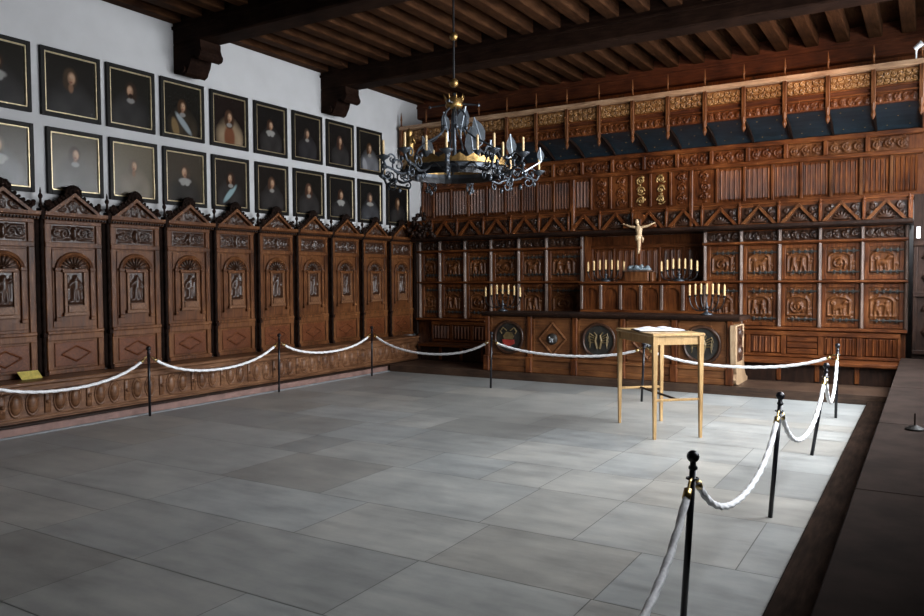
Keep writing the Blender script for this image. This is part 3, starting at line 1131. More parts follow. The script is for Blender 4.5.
# niche behind the crucifix
t = thing('altar_niche', (-4.09, 12.82, 0), 0, 'shadowed panelled recess behind the crucifix', 'niche')
b = MB().box(-1.01, 1.01, 0, .05, 1.0, 2.355)
b.box(-1.03, -1.01, -.30, .05, 1.0, 2.355).box(1.01, 1.03, -.30, .05, 1.0, 2.355)
b.build('back_panel', 'oak_red', t)
for k in range(6):
    x = -1.0 + k * .4
    MB().box(x - .02, x + .02, -.03, 0, 1.55, 2.2, .005).build('stile', 'oak_red', t)
MB().box(-1.01, 1.01, -.05, 0, 2.14, 2.2, .006).build('rail', 'oak_red_h', t)
for k in range(5):
    H = cached('n%d' % (k % 2), lambda: linen_field(.3, .5, 3, 25))
    MB().relief(-1.0 + k * .4 + .04, -1.0 + k * .4 + .36, 1.6, 2.12, -.004, H, .02).build('linenfold_panel', 'oak_red', t)

# retable (arched shelf block) behind the altar
t = thing('retable', (-3.95, 12.02, 0), 0, 'oak retable shelf with a row of arched panels behind the altar table', 'shelf')
MB().box(-1.03, 1.03, .02, .26, .121, 1.52).build('body', 'oak_red', t)
MB().prism([(.26, 1.52), (.0, 1.52), (-.06, 1.55), (-.06, 1.575), (.26, 1.575)], 'x', -1.05, 1.05).build('ledge', 'oak_red_h', t)
MB().box(-1.04, 1.04, -.02, .02, 1.05, 1.12, .006).build('rail', 'oak_red_h', t)
for k in range(7):
    x = -1.01 + k * .3367
    MB().box(x - .025, x + .025, -.03, .02, 1.12, 1.52, .008).build('pilaster', 'oak_grey', t)
    if k < 6:
        c = x + .168
        a = MB()
        for q in range(12):
            a0, a1 = math.pi * q / 12, math.pi * (q + 1) / 12
            r_ = .115
            a.add([(c + r_ * math.cos(a0), -.012, 1.36 + r_ * math.sin(a0)), (c + r_ * math.cos(a1), -.012, 1.36 + r_ * math.sin(a1)),
                   (c + r_ * math.cos(a1), -.012, 1.515), (c + r_ * math.cos(a0), -.012, 1.515),
                   (c + r_ * math.cos(a0), .02, 1.36 + r_ * math.sin(a0)), (c + r_ * math.cos(a1), .02, 1.36 + r_ * math.sin(a1)),
                   (c + r_ * math.cos(a1), .02, 1.515), (c + r_ * math.cos(a0), .02, 1.515)],
                  [(0, 1, 2, 3), (0, 4, 5, 1), (4, 7, 6, 5)])
        a.box(c - .143, c - .115, -.012, .02, 1.12, 1.515).box(c + .115, c + .143, -.012, .02, 1.12, 1.515)
        a.build('arched_panel', 'oak_red', t)

# lower linenfold bench backs and benches
def end_bench(x0, x1, label, cup=None):
    t = thing('panelled_bench', ((x0 + x1) / 2, 12.36, 0), 0, label, 'bench')
    L = (x1 - x0) / 2
    MB().box(-L, L, 0, .05, .121, .835).build('back_board', 'oak_red', t)
    MB().box(-L, L, -.035, 0, .76, .83, .006).box(-L, L, -.03, 0, .44, .48, .006).build('rail', 'oak_red_h', t)
    n = max(3, int(round(2 * L / .47)))
    w = 2 * L / n
    for k in range(n + 1):
        x = -L + k * w
        MB().box(max(-L, x - .035), min(L, x + .035), -.03, 0, .48, .76, .006).build('stile', 'oak_red', t)
        if k < n:
            if cup == k:
                for q in range(3):
                    z = .49 + q * .09
                    MB().box(x + .045, x + w - .045, -.022, 0, z, z + .08, .01).build('drawer', 'oak_red_h', t)
                continue
            H = cached(('lf', k % 2), lambda: linen_field(w, .28, 5, 41))
            MB().relief(x + .045, x + w - .045, .49, .75, -.004, H, .03).build('linenfold_panel', 'oak_red', t)
    MB().box(-L, L, -.50, 0, .38, .43, .01).build('seat', 'oak_red_h', t)
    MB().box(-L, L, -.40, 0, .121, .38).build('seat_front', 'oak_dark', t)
    for k in range(1, n):
        x = -L + k * w
        MB().box(x - .03, x + .03, -.42, -.40, .14, .37, .005).build('front_stile', 'oak_red', t)
    return t


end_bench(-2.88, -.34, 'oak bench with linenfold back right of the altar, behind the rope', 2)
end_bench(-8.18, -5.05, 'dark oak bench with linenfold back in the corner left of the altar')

# canopy cornice with gables and finials (y ~12.15)
YC = 12.16
X0C, X1C = -8.60, -.25
N = 15
bw = (X1C - X0C) / N
t = thing('gabled_cornice', (0, YC, 0), 0, 'long projecting oak cornice topped by a row of carved gables across the end wall', 'cornice', kind='thing')
MB().prism([(-.03, 2.362), (-.05, 2.38), (-.05, 2.42), (0, 2.425), (.80, 2.425), (.80, 2.365), (0, 2.358)], 'x', X0C + .10, X1C + .04).build('cornice', 'oak_dark', t)
MB().box(X0C, X1C + .04, .04, .07, 2.425, 2.72).build('frieze_board', 'oak_red_h', t)
MB().box(X0C, X1C + .04, .02, .57, 2.72, 2.745, .005).build('top_board', 'oak_red_h', t)
gm = MB()
for s_ in (-1, 1):
    gm.prism([(s_ * .255, 2.43), (s_ * .20, 2.43), (0, 2.655), (0, 2.71)], 'y', -.03, .04)
gmesh = gm.mesh('gable', 'oak_red')
gm2 = gm.mesh('gable', 'oak_brown')
tym = []
for sd in range(3):
    caps = []
    for k in range(7):
        a = math.pi * (k + .5) / 7
        caps.append((.25, .01, .25 + .1 * math.cos(a), .01 + .1 * math.sin(a), .016, 1))
    for s_ in (-1, 1):
        caps += spiral(.25 + s_ * .17, .17, .05, 1.3, sd, .014, .9, s_)
        caps += spiral(.25 + s_ * .20, .07, .035, 1.1, sd + 1, .011, .9, s_)
    tym.append(MB().relief(-.25, .25, 2.44, 2.68, .038, field(46, 22, .5, .24, caps), .04).mesh('gable_carving', 'oak_carved', True))
fm = MB().box(-.017, .017, -.02, .04, 2.43, 2.68, .005)
fm.lathe([(.02, 2.66), (.028, 2.69), (.014, 2.71), (.026, 2.735), (.006, 2.765)], (0, .01, 0), 8)
fmesh = fm.mesh('finial', 'oak_red')
for k in range(N + 1):
    x = X0C + k * bw
    link('finial', fmesh, t, (x, 0, 0))
    if k < N:
        link('gable', gm2 if k > 10 else gmesh, t, (x + bw / 2, 0, 0))
        link('gable_carving', tym[k % 3], t, (x + bw / 2, 0, 0))

# corner crest ornament on the cornice end
r_ = random.Random(3)
cr = MB()
for k in range(60):
    a = r_.uniform(0, math.pi)
    rr = r_.uniform(0, 1)
    cr.ball((.30 * rr * math.cos(a), r_.uniform(-.03, .03), 2.43 + .50 * rr * math.sin(a) * (1 - .3 * abs(math.cos(a)))), r_.uniform(.025, .05), 7)
cr.tube([(0, 0, 2.8), (0, 0, 3.0)], [.03, .008], 6)
tag(cr.build('carved_crest', 'oak_dark', None, True), 'dark carved leafy crest on the cornice end beside the portrait wall', 'carving')
bpy.data.objects['carved_crest'].location = (-8.20, 12.02, 0)

# upper linenfold panelling (y ~12.78)
YU = 12.80
LE = [-8.66, -8.40, -7.99, -7.60, -7.20, -6.80, -6.45, -6.14, -5.81, -5.48, -5.10, -4.74, -4.38, -4.04, -3.70, -3.36, -2.95, -2.53, -2.11, -1.70, -1.29, -.89, -.50, -.14]
t = thing('upper_panelling', (0, YU, 0), 0, 'row of upright linenfold and carved panels above the gabled cornice', 'panelling', kind='thing')
MB().box(-8.66, XR - .004, 0, .05, 2.76, 4.775).build('back_board', 'oak_red', t)
MB().box(-8.66, -.1, -.05, 0, 2.76, 2.83, .01).box(-8.66, -.1, -.06, 0, 3.38, 3.45, .01).box(-8.66, -.1, -.06, 0, 3.66, 3.74, .01).build('rail', 'oak_red_h', t)
lf = {}
for k, (a, b_) in enumerate(zip(LE, LE[1:])):
    wide = k in (10, 15)
    m_ = MB().box(a - .022, a + .022, -.04, 0, 2.83, 3.38, .006)
    m_.build('stile', 'oak_red' if k < 20 else 'oak_brown', t)
    w = b_ - a - .06
    if w < .1:
        continue
    if 10 <= k <= 15:
        H = scroll_field(w, .5, k, 34, 56, w * .55)
        gild = k in (12, 13)
        if gild:
            MB().relief(a + .03, b_ - .03, 2.85, 3.36, -.004, H, .03, H > .2).build('gilded_carving', 'gilt_paint', t, True)
            continue
        MB().relief(a + .03, b_ - .03, 2.85, 3.36, -.004, H, .03).build('carved_panel', 'oak_red', t, True)
    else:
        MB().relief(a + .03, b_ - .03, 2.85, 3.36, -.004, linen_field(w, .5, 5, 41), .03).build('linenfold_panel', 'oak_red', t)
for k in range(N):
    x = X0C + k * bw
    MB().box(x - .03, x + .03, -.07, 0, 3.45, 3.67, .008).build('frieze_post', 'oak_red', t)
    H = cached(('uf', k % 3), lambda: scroll_field(.48, .19, k % 3 + 5, 44, 18, .15))
    MB().relief(x + .04, x + bw - .04, 3.46, 3.65, -.002, H, .035).build('frieze_carving', 'oak_red' if k < 12 else 'oak_brown', t, True)
# long vertical posts that rise through the rows
for x in (-5.18, -3.20):
    MB().box(x - .03, x + .03, -.66, -.58, 2.43, 3.30, .01).build('tall_post', 'oak_red', t)

# coved canopy: blue panels, tracery friezes, pinnacles (front y 12.0)
YT = 12.02
t = thing('coved_canopy', (0, YT, 0), 0, 'coved canopy of dark blue starred panels under a pierced gilded tracery frieze', 'canopy')
PE = [-8.60 + k * .5645 for k in range(16)]
for k, (a, b_) in enumerate(zip(PE, PE[1:])):
    if b_ > -.1:
        b_ = -.13
    ya, za, yb, zb = .76, 3.74, .02, 3.99
    pn = MB()
    nn = 6
    P_ = []
    for q in range(nn + 1):
        u = q / nn
        ang = math.pi / 2 * u
        P_.append((ya + (yb - ya) * (1 - math.cos(ang)) * .5 + (yb - ya) * u * .5, za + (zb - za) * (math.sin(ang) * .5 + u * .5)))
    P2 = [(p[0], p[1] + .03) for p in P_]
    pn.prism(P_ + P2[::-1], 'x', a + .012, b_ - .012)
    bp = pn.build('blue_panel', 'blue_paint', t)
    sm = MB()
    for (u, v_) in ((.25, .2), (.75, .2), (.5, .5), (.25, .8), (.75, .8)):
        q = v_ * nn
        i0 = min(int(q), nn - 1)
        fr_ = q - i0
        yy = P_[i0][0] * (1 - fr_) + P_[i0 + 1][0] * fr_
        zz = P_[i0][1] * (1 - fr_) + P_[i0 + 1][1] * fr_
        sm.ball((a + (b_ - a) * u, yy, zz - .004), .012, 6, (1, 1, .5))
    sm.build('gilt_star', 'gilt_paint', bp)
    H = cached(('tf', k % 3), lambda: scroll_field(.5, .12, k % 3 + 9, 50, 12, .11))
    MB().relief(a + .03, b_ - .03, 3.995, 4.12, -.002, H, .03).build('lower_frieze', 'oak_red', t, True)
    def tracery():
        caps = []
        for i_ in range(6):
            for j_ in range(2):
                cx_, cz_ = (i_ + .5) * .5 / 6, .05 + j_ * .09
                sg = 1 if (i_ + j_) % 2 else -1
                caps += spiral(cx_, cz_, .040, 1.3, math.pi / 2 * sg + k, .013, 1, sg)
                caps.append((cx_ - .04, cz_ + sg * .04, cx_ + .04, cz_ - sg * .04, .008, .8))
        return field(80, 32, .5, .19, caps)
    H = cached(('tg', k % 3), tracery)
    MB().relief(a + .03, b_ - .03, 4.235, 4.425, -.004, H, .035).build('gilded_tracery', 'gallery_gold', t, True)
MB().box(-8.62, -.1, 0, .05, 3.985, 4.47).build('frieze_board', 'beam_red', t)
MB().box(-8.62, -.1, -.045, 0, 4.125, 4.15, .006).box(-8.62, -.1, -.03, 0, 4.205, 4.23, .006).build('moulding', 'oak_red_h', t)
MB().prism([(.0, 4.435), (-.06, 4.44), (-.09, 4.45), (-.09, 4.51), (.76, 4.51), (.76, 4.435)], 'x', -8.62, -.1).build('top_cornice', 'oak_cornice', t)
pm = MB().box(-.028, .028, -.07, .0, 4.0, 4.52, .006)
pm.lathe([(.004, 3.78), (.022, 3.81), (.032, 3.85), (.02, 3.90), (.03, 3.94), (.034, 4.0), (.02, 4.02)], (0, -.035, 0), 8)
pm.lathe([(.03, 4.52), (.014, 4.55), (.014, 4.62), (.022, 4.64), (.004, 4.78)], (0, -.035, 0), 8)
pmesh = pm.mesh('pinnacle', 'oak_brown')
for x in PE:
    link('pinnacle', pmesh, t, (x, 0, 0))
for x in PE:
    rb = MB().prism([(.77, 3.735), (.74, 3.72), (.40, 3.85), (.02, 3.955), (.02, 4.0), (.40, 3.93)], 'x', x - .014, x + .014)
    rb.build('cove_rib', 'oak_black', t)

# small fixtures at the far right
t = thing('spotlight', (-.20, 11.97, 4.521), 0, 'small white spotlight on a bracket at the top right end of the gilded frieze', 'lamp')
MB().tube([(0, 0, 0), (0, 0, .10), (.03, 0, .16)], .012, 8).build('bracket', 'white_plastic', t)
MB().tube([(-.02, 0, .13), (.07, -.03, .19)], [.028, .04], 12).build('lamp_head', 'white_plastic', t)
t = thing('wall_switch', (-.145, 12.246, 2.23), 0, 'small white wall box at the window corner below the gabled cornice', 'switch')
MB().box(-.025, .025, -.02, 0, -.08, .08, .006).build('box', 'white_plastic', t)

# ================================================================== ALTAR
AX0, AX1, AY = -6.30, -2.36, 11.16
t = thing('altar_table', ((AX0 + AX1) / 2, AY, .12), 0, 'long oak altar table with round medallions and lozenges on its front', 'altar')
cx = (AX0 + AX1) / 2
L = (AX1 - AX0) / 2
H0 = -.12
MB().box(-L, L, .0, .62, 0, .90).build('body', 'oak_altar', t)
MB().prism([(.66, .915), (-.05, .90), (-.08, .92), (-.10, .94), (-.10, .965), (.66, .965)], 'x', -L - .06, L + .12).build('table_top', 'oak_dark', t)
MB().box(-L - .02, L, -.07, 0, 0, .09, .01).box(-L - .02, L, -.055, 0, .09, .20, .006).box(-L - .02, L, -.08, 0, .20, .25, .01).build('base_moulding', 'oak_altar', t)
divs = [-6.27, -5.49, -4.71, -3.94, -3.16, -2.38]
for x in divs:
    p = MB().box(x - cx - .055, x - cx + .055, -.095, 0, .0, .255, .012).box(x - cx - .04, x - cx + .04, -.05, 0, .25, .91, .008)
    p.build('pier', 'oak_red', t)
names = ['circle', 'lozenge', 'circle', 'lozenge', 'circle']
for k in range(5):
    c = (divs[k] + divs[k + 1]) / 2 - cx
    zc = .555
    fr = MB()
    fr.box(c - .335, c + .335, -.015, 0, .28, .30).box(c - .335, c + .335, -.015, 0, .87, .89).box(c - .335, c - .315, -.015, 0, .28, .89).box(c + .315, c + .335, -.015, 0, .28, .89)
    fr.build('panel_frame', 'oak_altar', t)
    if names[k] == 'circle':
        ring = [(c + .255 * math.cos(2 * math.pi * q / 36), -.02, zc + .255 * math.sin(2 * math.pi * q / 36)) for q in range(36)]
        md = MB().tube(ring, .026, 8, True, .9, 2, .15).build('round_wreath', 'oak_carved', t, True)
        dk = MB().lathe([(.01, -.018), (.24, -.018), (.24, .0), (.01, 0)], (c, 0, zc), 32, 'y').build('round_shield', 'medallion_dark', t)
        caps = []
        o_ = .24
        if k == 0:
            rl = MB()
            rl.prism([(c - .10, zc + .02), (c - .04, zc + .09), (c + .06, zc + .08), (c + .1, zc + .02), (c + .07, zc - .03), (c - .07, zc - .03)], 'y', -.035, -.018)
            rl.build('gold_charge', 'heraldic_gold', dk)
            rl = MB().prism([(c - .11, zc - .035), (c + .10, zc - .035), (c + .11, zc - .10), (c, zc - .15), (c - .1, zc - .10)], 'y', -.035, -.018)
            rl.build('red_charge', 'heraldic_red', dk)
            rl = MB()
            for s_ in (-1, 1):
                rl.tube([(c + s_ * .03, -.03, zc + .11), (c + s_ * .1, -.03, zc + .16), (c + s_ * .15, -.03, zc + .10), (c + s_ * .12, -.03, zc + .06)], .012, 6)
            rl.build('mantling', 'heraldic_gold', dk)
        else:
            for s_ in (-1, 1):
                rl = MB()
                rl.tube([(c + s_ * .02, -.03, zc - .12), (c + s_ * .05, -.035, zc), (c + s_ * .03, -.03, zc + .08), (c + s_ * .07, -.03, zc + .13)], [.018, .022, .016, .008], 6)
                for q in range(4):
                    rl.tube([(c + s_ * .06, -.03, zc + .06 - q * .03), (c + s_ * (.14 - .004 * q), -.03, zc + .11 - q * .045), (c + s_ * (.17 - .01 * q), -.03, zc + .03 - q * .05)], [.008, .013, .005], 6)
                rl.build('eagle_wing', 'heraldic_gold', dk)
    else:
        lz = MB()
        r1 = .24
        q_ = [(c - .23, zc), (c, zc + .25), (c + .23, zc), (c, zc - .25)]
        for a_, b2 in zip(q_, q_[1:] + q_[:1]):
            lz.tube([(a_[0], -.014, a_[1]), (b2[0], -.014, b2[1])], .02, 6)
        lz.prism([(c - .2, zc), (c, zc + .22), (c + .2, zc), (c, zc - .22)], 'y', -.012, 0)
        lo_ = lz.build('lozenge', 'oak_altar', t)
        MB().lathe([(.09, 0), (.09, -.02), (.06, -.045), (.01, -.05)], (c, -.01, zc), 16, 'y').build('boss', 'medallion_dark', lo_, True)
        bb = MB().ball((c, -.062, zc - .01), .03, 8, (1.2, .4, .7)).ball((c - .03, -.062, zc + .025), .015, 6)
        bb.tube([(c - .015, -.06, zc - .02), (c - .02, -.06, zc - .05)], .007, 5).tube([(c + .02, -.06, zc - .02), (c + .025, -.06, zc - .05)], .007, 5)
        bb.build('beast', 'beast_grey', lo_)
# carved end board with scrolled foot
prof = [(-.12, .965 - .12), (.44, .965 - .12), (.43, .45), (.46, .28), (.52, .16), (.62, .08), (.72, .05), (.70, -.0), (.10, .0), (-.04, .02), (-.08, .08), (-.03, .16), (-.07, .26), (-.10, .45)]
prof = [(p, max(z, .0)) for p, z in prof]
eb = MB().prism(prof, 'x', L + .001, L + .075)
e_ = eb.build('carved_end_board', 'oak_pale', t)  # paler oak tone than the altar body
e_['label'] = 'pale end board'
H = scroll_field(.34, .5, 2, 30, 44, .28)
rl = MB().relief(-.17, .17, -.25, .25, 0, H, .03)
o = rl.build('end_carving', 'oak_carved', t, True)
o.location = (L + .078, .16, .58)
o.rotation_euler = (0, 0, R(90))

# candelabra with seven candles
def candelabrum(loc, wdt, zlift, label, arc=.05, stem=.16, nb=7):
    t = thing('candelabrum', loc, 0, label, 'candlestick', 'seven-branched candelabra on and behind the altar')
    b = MB().lathe([(.01, 0), (.085, 0), (.085, .015), (.05, .03), (.018, .05), (.018, .09), (.034, .11), (.016, .13), (.014, stem + .02), (.005, stem + .03)], n=12)
    b.build('base', 'wrought', t, True)
    br = MB()
    cd = []
    for k in range(nb):
        u = (k - (nb - 1) / 2) / ((nb - 1) / 2)
        x = u * wdt / 2
        z = zlift + arc * (1 - u * u)
        pts = []
        for q in range(9):
            s_ = q / 8
            ang = s_ * math.pi / 2
            pts.append((x * math.sin(ang), 0, stem * .5 + (z - .03 - stem * .5) * (1 - math.cos(ang)) - .05 * math.sin(math.pi * s_) * abs(u)))
        br.tube(pts, .008, 6)
        if abs(u) > .1:
            br.ball((x * .6, 0, pts[4][2] - .012), .016, 6)
        br.lathe([(.006, z - .035), (.022, z - .02), (.028, z), (.012, z)], (x, 0, 0), 8)
        cd.append((x, z))
    br.build('branches', 'iron_black', t)
    for x, z in cd:
        c_ = MB().lathe([(.015, z - .004), (.015, z + .145), (.013, z + .152), (.004, z + .154)], (x, 0, 0), 8)
        c_.tube([(x, 0, z + .15), (x + .002, 0, z + .168)], .0025, 4)
        c_.build('candle', 'candle_wax', t)
    return t


candelabrum((-6.18, 11.50, 1.087), .66, .245, 'black seven-candle candelabrum standing on the altar end nearer the portraits', .045)
candelabrum((-2.79, 11.50, 1.087), .50, .285, 'black seven-candle candelabrum on the altar beside the pale carved end board', .02)
candelabrum((-4.58, 12.12, 1.577), .62, .17, 'seven-candle candelabrum on the retable shelf, left of the crucifix', .03, .10)
candelabrum((-3.37, 12.12, 1.577), .56, .16, 'seven-candle candelabrum on the retable shelf, right of the crucifix', .04, .10)

# crucifix on its pedestal
t = thing('pedestal', (-4.03, 12.10, 1.576), 0, 'small oak box pedestal under the crucifix', 'pedestal')
MB().box(-.20, .20, -.09, .10, 0, .16, .01).box(.22, .27, -.07, .10, 0, .15, .008).build('box', 'oak_brown', t)
MB().box(-.215, .215, -.105, .11, .16, .18, .006).build('lid', 'oak_grey', t)
CZ = 1.576 + .181
t = thing('crucifix', (-3.99, 12.05, CZ), 0, 'carved crucifix with pale figure on a rocky blue-grey foot above the altar', 'crucifix')
rk = MB()
rr_ = random.Random(8)
for k in range(16):
    u = rr_.uniform(-1, 1)
    rk.ball((u * .15, rr_.uniform(-.05, .05), .035 + .05 * rr_.random() * (1 - abs(u))), rr_.uniform(.03, .05), 7, (1, .8, .8))
rk.box(-.18, .18, -.07, .07, 0, .03, .008)
rk.build('rock_foot', 'rock_blue', t, True)
MB().box(-.028, .028, -.005, .03, .03, .90, .004).box(-.27, .27, -.005, .03, .68, .73, .004).build('cross', 'oak_red', t)
MB().prism([(-.10, .82), (.10, .82), (.09, .88), (.03, .91), (0, .94), (-.03, .91), (-.09, .88)], 'y', -.04, -.006).build('title_board', 'oak_red', t)
fg = MB()
# one continuous loft: feet - knees - hips - waist - chest - neck - head
sec = [(-.035, .265, .016, .018), (-.03, .30, .018, .017), (-.03, .33, .020, .02), (-.045, .40, .028, .028), (-.055, .445, .032, .03), (-.05, .50, .040, .034), (-.04, .54, .052, .04),
       (-.035, .575, .042, .034), (-.035, .62, .050, .038), (-.035, .665, .062, .042), (-.035, .695, .052, .036), (-.04, .71, .022, .022), (-.05, .735, .020, .02),
       (-.055, .75, .030, .032), (-.058, .775, .034, .036), (-.055, .80, .026, .028), (-.055, .815, .008, .008)]
vs, n_ = [], 10
for i, (yy, zz, rx, ry) in enumerate(sec):
    dx = .012 * math.sin((zz - .3) * 8)
    if i >= 12:
        dx += -.012
    for k in range(n_):
        a = 2 * math.pi * k / n_
        vs.append((dx + rx * math.cos(a), yy + ry * math.sin(a), zz))
fs = [(i * n_ + k, i * n_ + (k + 1) % n_, (i + 1) * n_ + (k + 1) % n_, (i + 1) * n_ + k) for i in range(len(sec) - 1) for k in range(n_)]
fs += [tuple(range(n_)), tuple(range((len(sec) - 1) * n_, len(sec) * n_))]
fg.add(vs, fs)
for s_ in (-1, 1):
    fg.tube([(s_ * .035, -.035, .672), (s_ * .065, -.035, .69), (s_ * .14, -.03, .70), (s_ * .20, -.025, .725), (s_ * .235, -.02, .74)], [.02, .024, .018, .013, .010], 8)
    fg.ball((s_ * .25, -.02, .745), .016, 7, (1.2, .6, 1))
fig = fg.build('figure', 'ivory', t, True)
lc = MB().lathe([(.046, .47), (.056, .50), (.058, .545), (.047, .56)], (0, -.045, 0), 12)
lc.tube([(.05, -.05, .54), (.075, -.05, .50), (.07, -.045, .44)], [.014, .018, .008], 6)
lc.build('loincloth', 'ivory', fig, True)
hr = MB().ball((-.012, -.04, .785), .038, 8, (1, .9, 1)).ball((-.03, -.04, .745), .02, 6).ball((.012, -.038, .745), .02, 6)
hr.build('hair', 'oak_dark', fig, True)

# ================================================================== READING TABLE with open book
P = {'FL': (-2.35, 7.62), 'FR': (-2.00, 7.99), 'BL': (-2.97, 8.32), 'BR': (-2.62, 8.65)}
ctr = (-2.485, 8.145)
ang = math.atan2(.70, -.62) - math.pi       # long axis
ux = Vector((math.cos(ang), math.sin(ang)))
t = thing('reading_table', (ctr[0], ctr[1], 0), ang, 'tall slender light beech table with tapered legs carrying an open book', 'table')
# local: x long axis (towards the viewer corner), y short axis
HL, HS = .465, .25
TH = 1.075
MB().box(-HL - .035, HL + .035, -HS - .035, HS + .035, TH - .03, TH, .008).build('table_top', 'beech_top', t)
ap = MB()
ap.box(-HL + .02, HL - .02, -HS - .006, -HS + .014, TH - .115, TH - .03).box(-HL + .02, HL - .02, HS - .014, HS + .006, TH - .115, TH - .03)
ap.box(-HL - .006, -HL + .014, -HS + .02, HS - .02, TH - .115, TH - .03).box(HL - .014, HL + .006, -HS + .02, HS - .02, TH - .115, TH - .03)
ap.build('apron', 'beech', t)
for sx in (-1, 1):
    for sy in (-1, 1):
        l = MB()
        x, y = sx * HL, sy * HS
        a, b_ = .025, .014
        vs = [(x + i * b_, y + j * b_, 0) for i, j in ((-1, -1), (1, -1), (1, 1), (-1, 1))] + [(x + i * a, y + j * a, TH - .03) for i, j in ((-1, -1), (1, -1), (1, 1), (-1, 1))]
        l.add(vs, [(0, 1, 2, 3), (4, 5, 6, 7), (0, 1, 5, 4), (1, 2, 6, 5), (2, 3, 7, 6), (3, 0, 4, 7)])
        l.build('leg', 'beech', t)
for sx in (-1, 1):
    MB().box(sx * HL - .012, sx * HL + .012, -HS + .014, HS - .014, .385, .41, .003).build('stretcher', 'beech', t)
MB().box(-HL + .012, HL - .012, -.012, .012, .388, .408, .003).build('long_stretcher', 'oak_dark', t)

t = thing('open_book', (ctr[0] + .02, ctr[1] - .02, TH + .001), ang + R(82), 'open white guest book with dark cover lying on the beech table', 'book')
MB().box(-.27, .25, -.17, .17, 0, .008, .002).build('cover', 'book_cover', t)
pg = MB()
for s_ in (-1, 1):
    prof = []
    for k in range(9):
        u = k / 8
        prof.append((s_ * u * .235, .012 + .022 * math.sin(math.pi * min(1, u * 1.15) ** .7)))
    prof = [(0, .008)] + prof + [(s_ * .235, .008)]
    pg.prism([(p - .01, z) for p, z in prof], 'y', -.155, .155)
pg.build('pages', 'paper', t)

# ================================================================== STANCHIONS AND ROPES
# (base xy, top xyz, big knob)
HT = .82
posts = {
    'p0': ((-8.07, 3.80), (-8.07, 3.80), HT), 'p1': ((-8.07, 5.97), (-8.07, 5.97), .80), 'p2': ((-8.12, 8.19), (-8.10, 8.19), .81),
    'p3': ((-8.06, 10.31), (-8.05, 10.31), .80), 'p4': ((-5.60, 10.03), (-5.58, 10.03), .80), 'p5': ((-3.24, 9.90), (-3.20, 9.88), .80),
    'r4': ((-.91, 9.83), (-.90, 9.84), .82), 'r3': ((-.905, 7.67), (-.79, 7.69), .81), 'r2': ((-.91, 5.54), (-.86, 5.60), .81),
    'r1': ((-.968, 3.57), (-.918, 3.555), .80), 'r0': ((-.92, 1.15), (-.90, 1.15), .80)}
plabel = {
    'p0': 'black rope post by the bench, just outside the picture edge', 'p1': 'slim black rope post beside the carved bench, nearest of the three there',
    'p2': 'slim black rope post beside the carved bench, middle one of three', 'p3': 'slim black rope post beside the carved bench, nearest the corner',
    'p4': 'slim black rope post in front of the altar end with the red and gold medallion', 'p5': 'black rope post seen between the legs of the beech table',
    'r4': 'black rope post of the window-side row, farthest from the viewer', 'r3': 'black ball-topped rope post of the window-side row, second from the far end',
    'r2': 'black ball-topped rope post of the window-side row, in line right of the table', 'r1': 'black ball-topped rope post with brass hooks, largest in view',
    'r0': 'black ball-topped rope post just below the picture'}
TOPS = {}
for k_, (b0, t0, ht) in posts.items():
    r_ = .016
    base = Vector((b0[0], b0[1], 0))
    top = Vector((t0[0], t0[1], ht))
    t = thing('rope_post', base, 0, plabel[k_], 'rope post', 'rope barrier posts')
    d = top - base
    MB().tube([(0, 0, 0), d * .5, d * .955], r_, 12).build('pole', 'post_black', t, True)
    n_ = d.normalized()
    kb = MB()
    c0 = d * .955
    kb.lathe([(.006, 0), (.021, 0), (.021, .010), (.014, .018), (.014, .034), (.010, .042)], tuple(c0), 14)
    kb.ball(tuple(c0 + Vector((0, 0, .058))), .029, 16)
    kb.build('ball_knob', 'post_black', t, True)
    hk = MB()
    hz = d * .90
    ring = [(hz.x + .026 * math.cos(2 * math.pi * q / 12), hz.y + .026 * math.sin(2 * math.pi * q / 12), hz.z) for q in range(12)]
    hk.tube(ring, .005, 6, True)
    hk.build('hook_ring', 'post_black', t)
    TOPS[k_] = base + d * .90
ropes = [('p0', 'p1', .455, 'white rope reaching out of the picture from the nearest bench-side post'),
         ('p1', 'p2', .455, 'white rope hanging between the nearest and middle bench-side posts'),
         ('p2', 'p3', .50, 'white rope hanging between the middle and corner bench-side posts'),
         ('p3', 'p4', .445, 'white rope spanning the dark corner bench towards the altar'),
         ('p4', 'p5', .55, 'white rope hanging in front of the altar medallions left of the table'),
         ('p5', 'r4', .53, 'white rope from behind the table to the far window-side post'),
         ('r4', 'r3', .36, 'short-looking white rope loop between the two farthest window-side posts'),
         ('r3', 'r2', .37, 'white rope between the middle window-side posts'),
         ('r2', 'r1', .395, 'thick white rope hanging from the large brass-hooked post to the next one behind'),
         ('r1', 'r0', .30, 'thick twisted white rope running out of the picture at the bottom')]
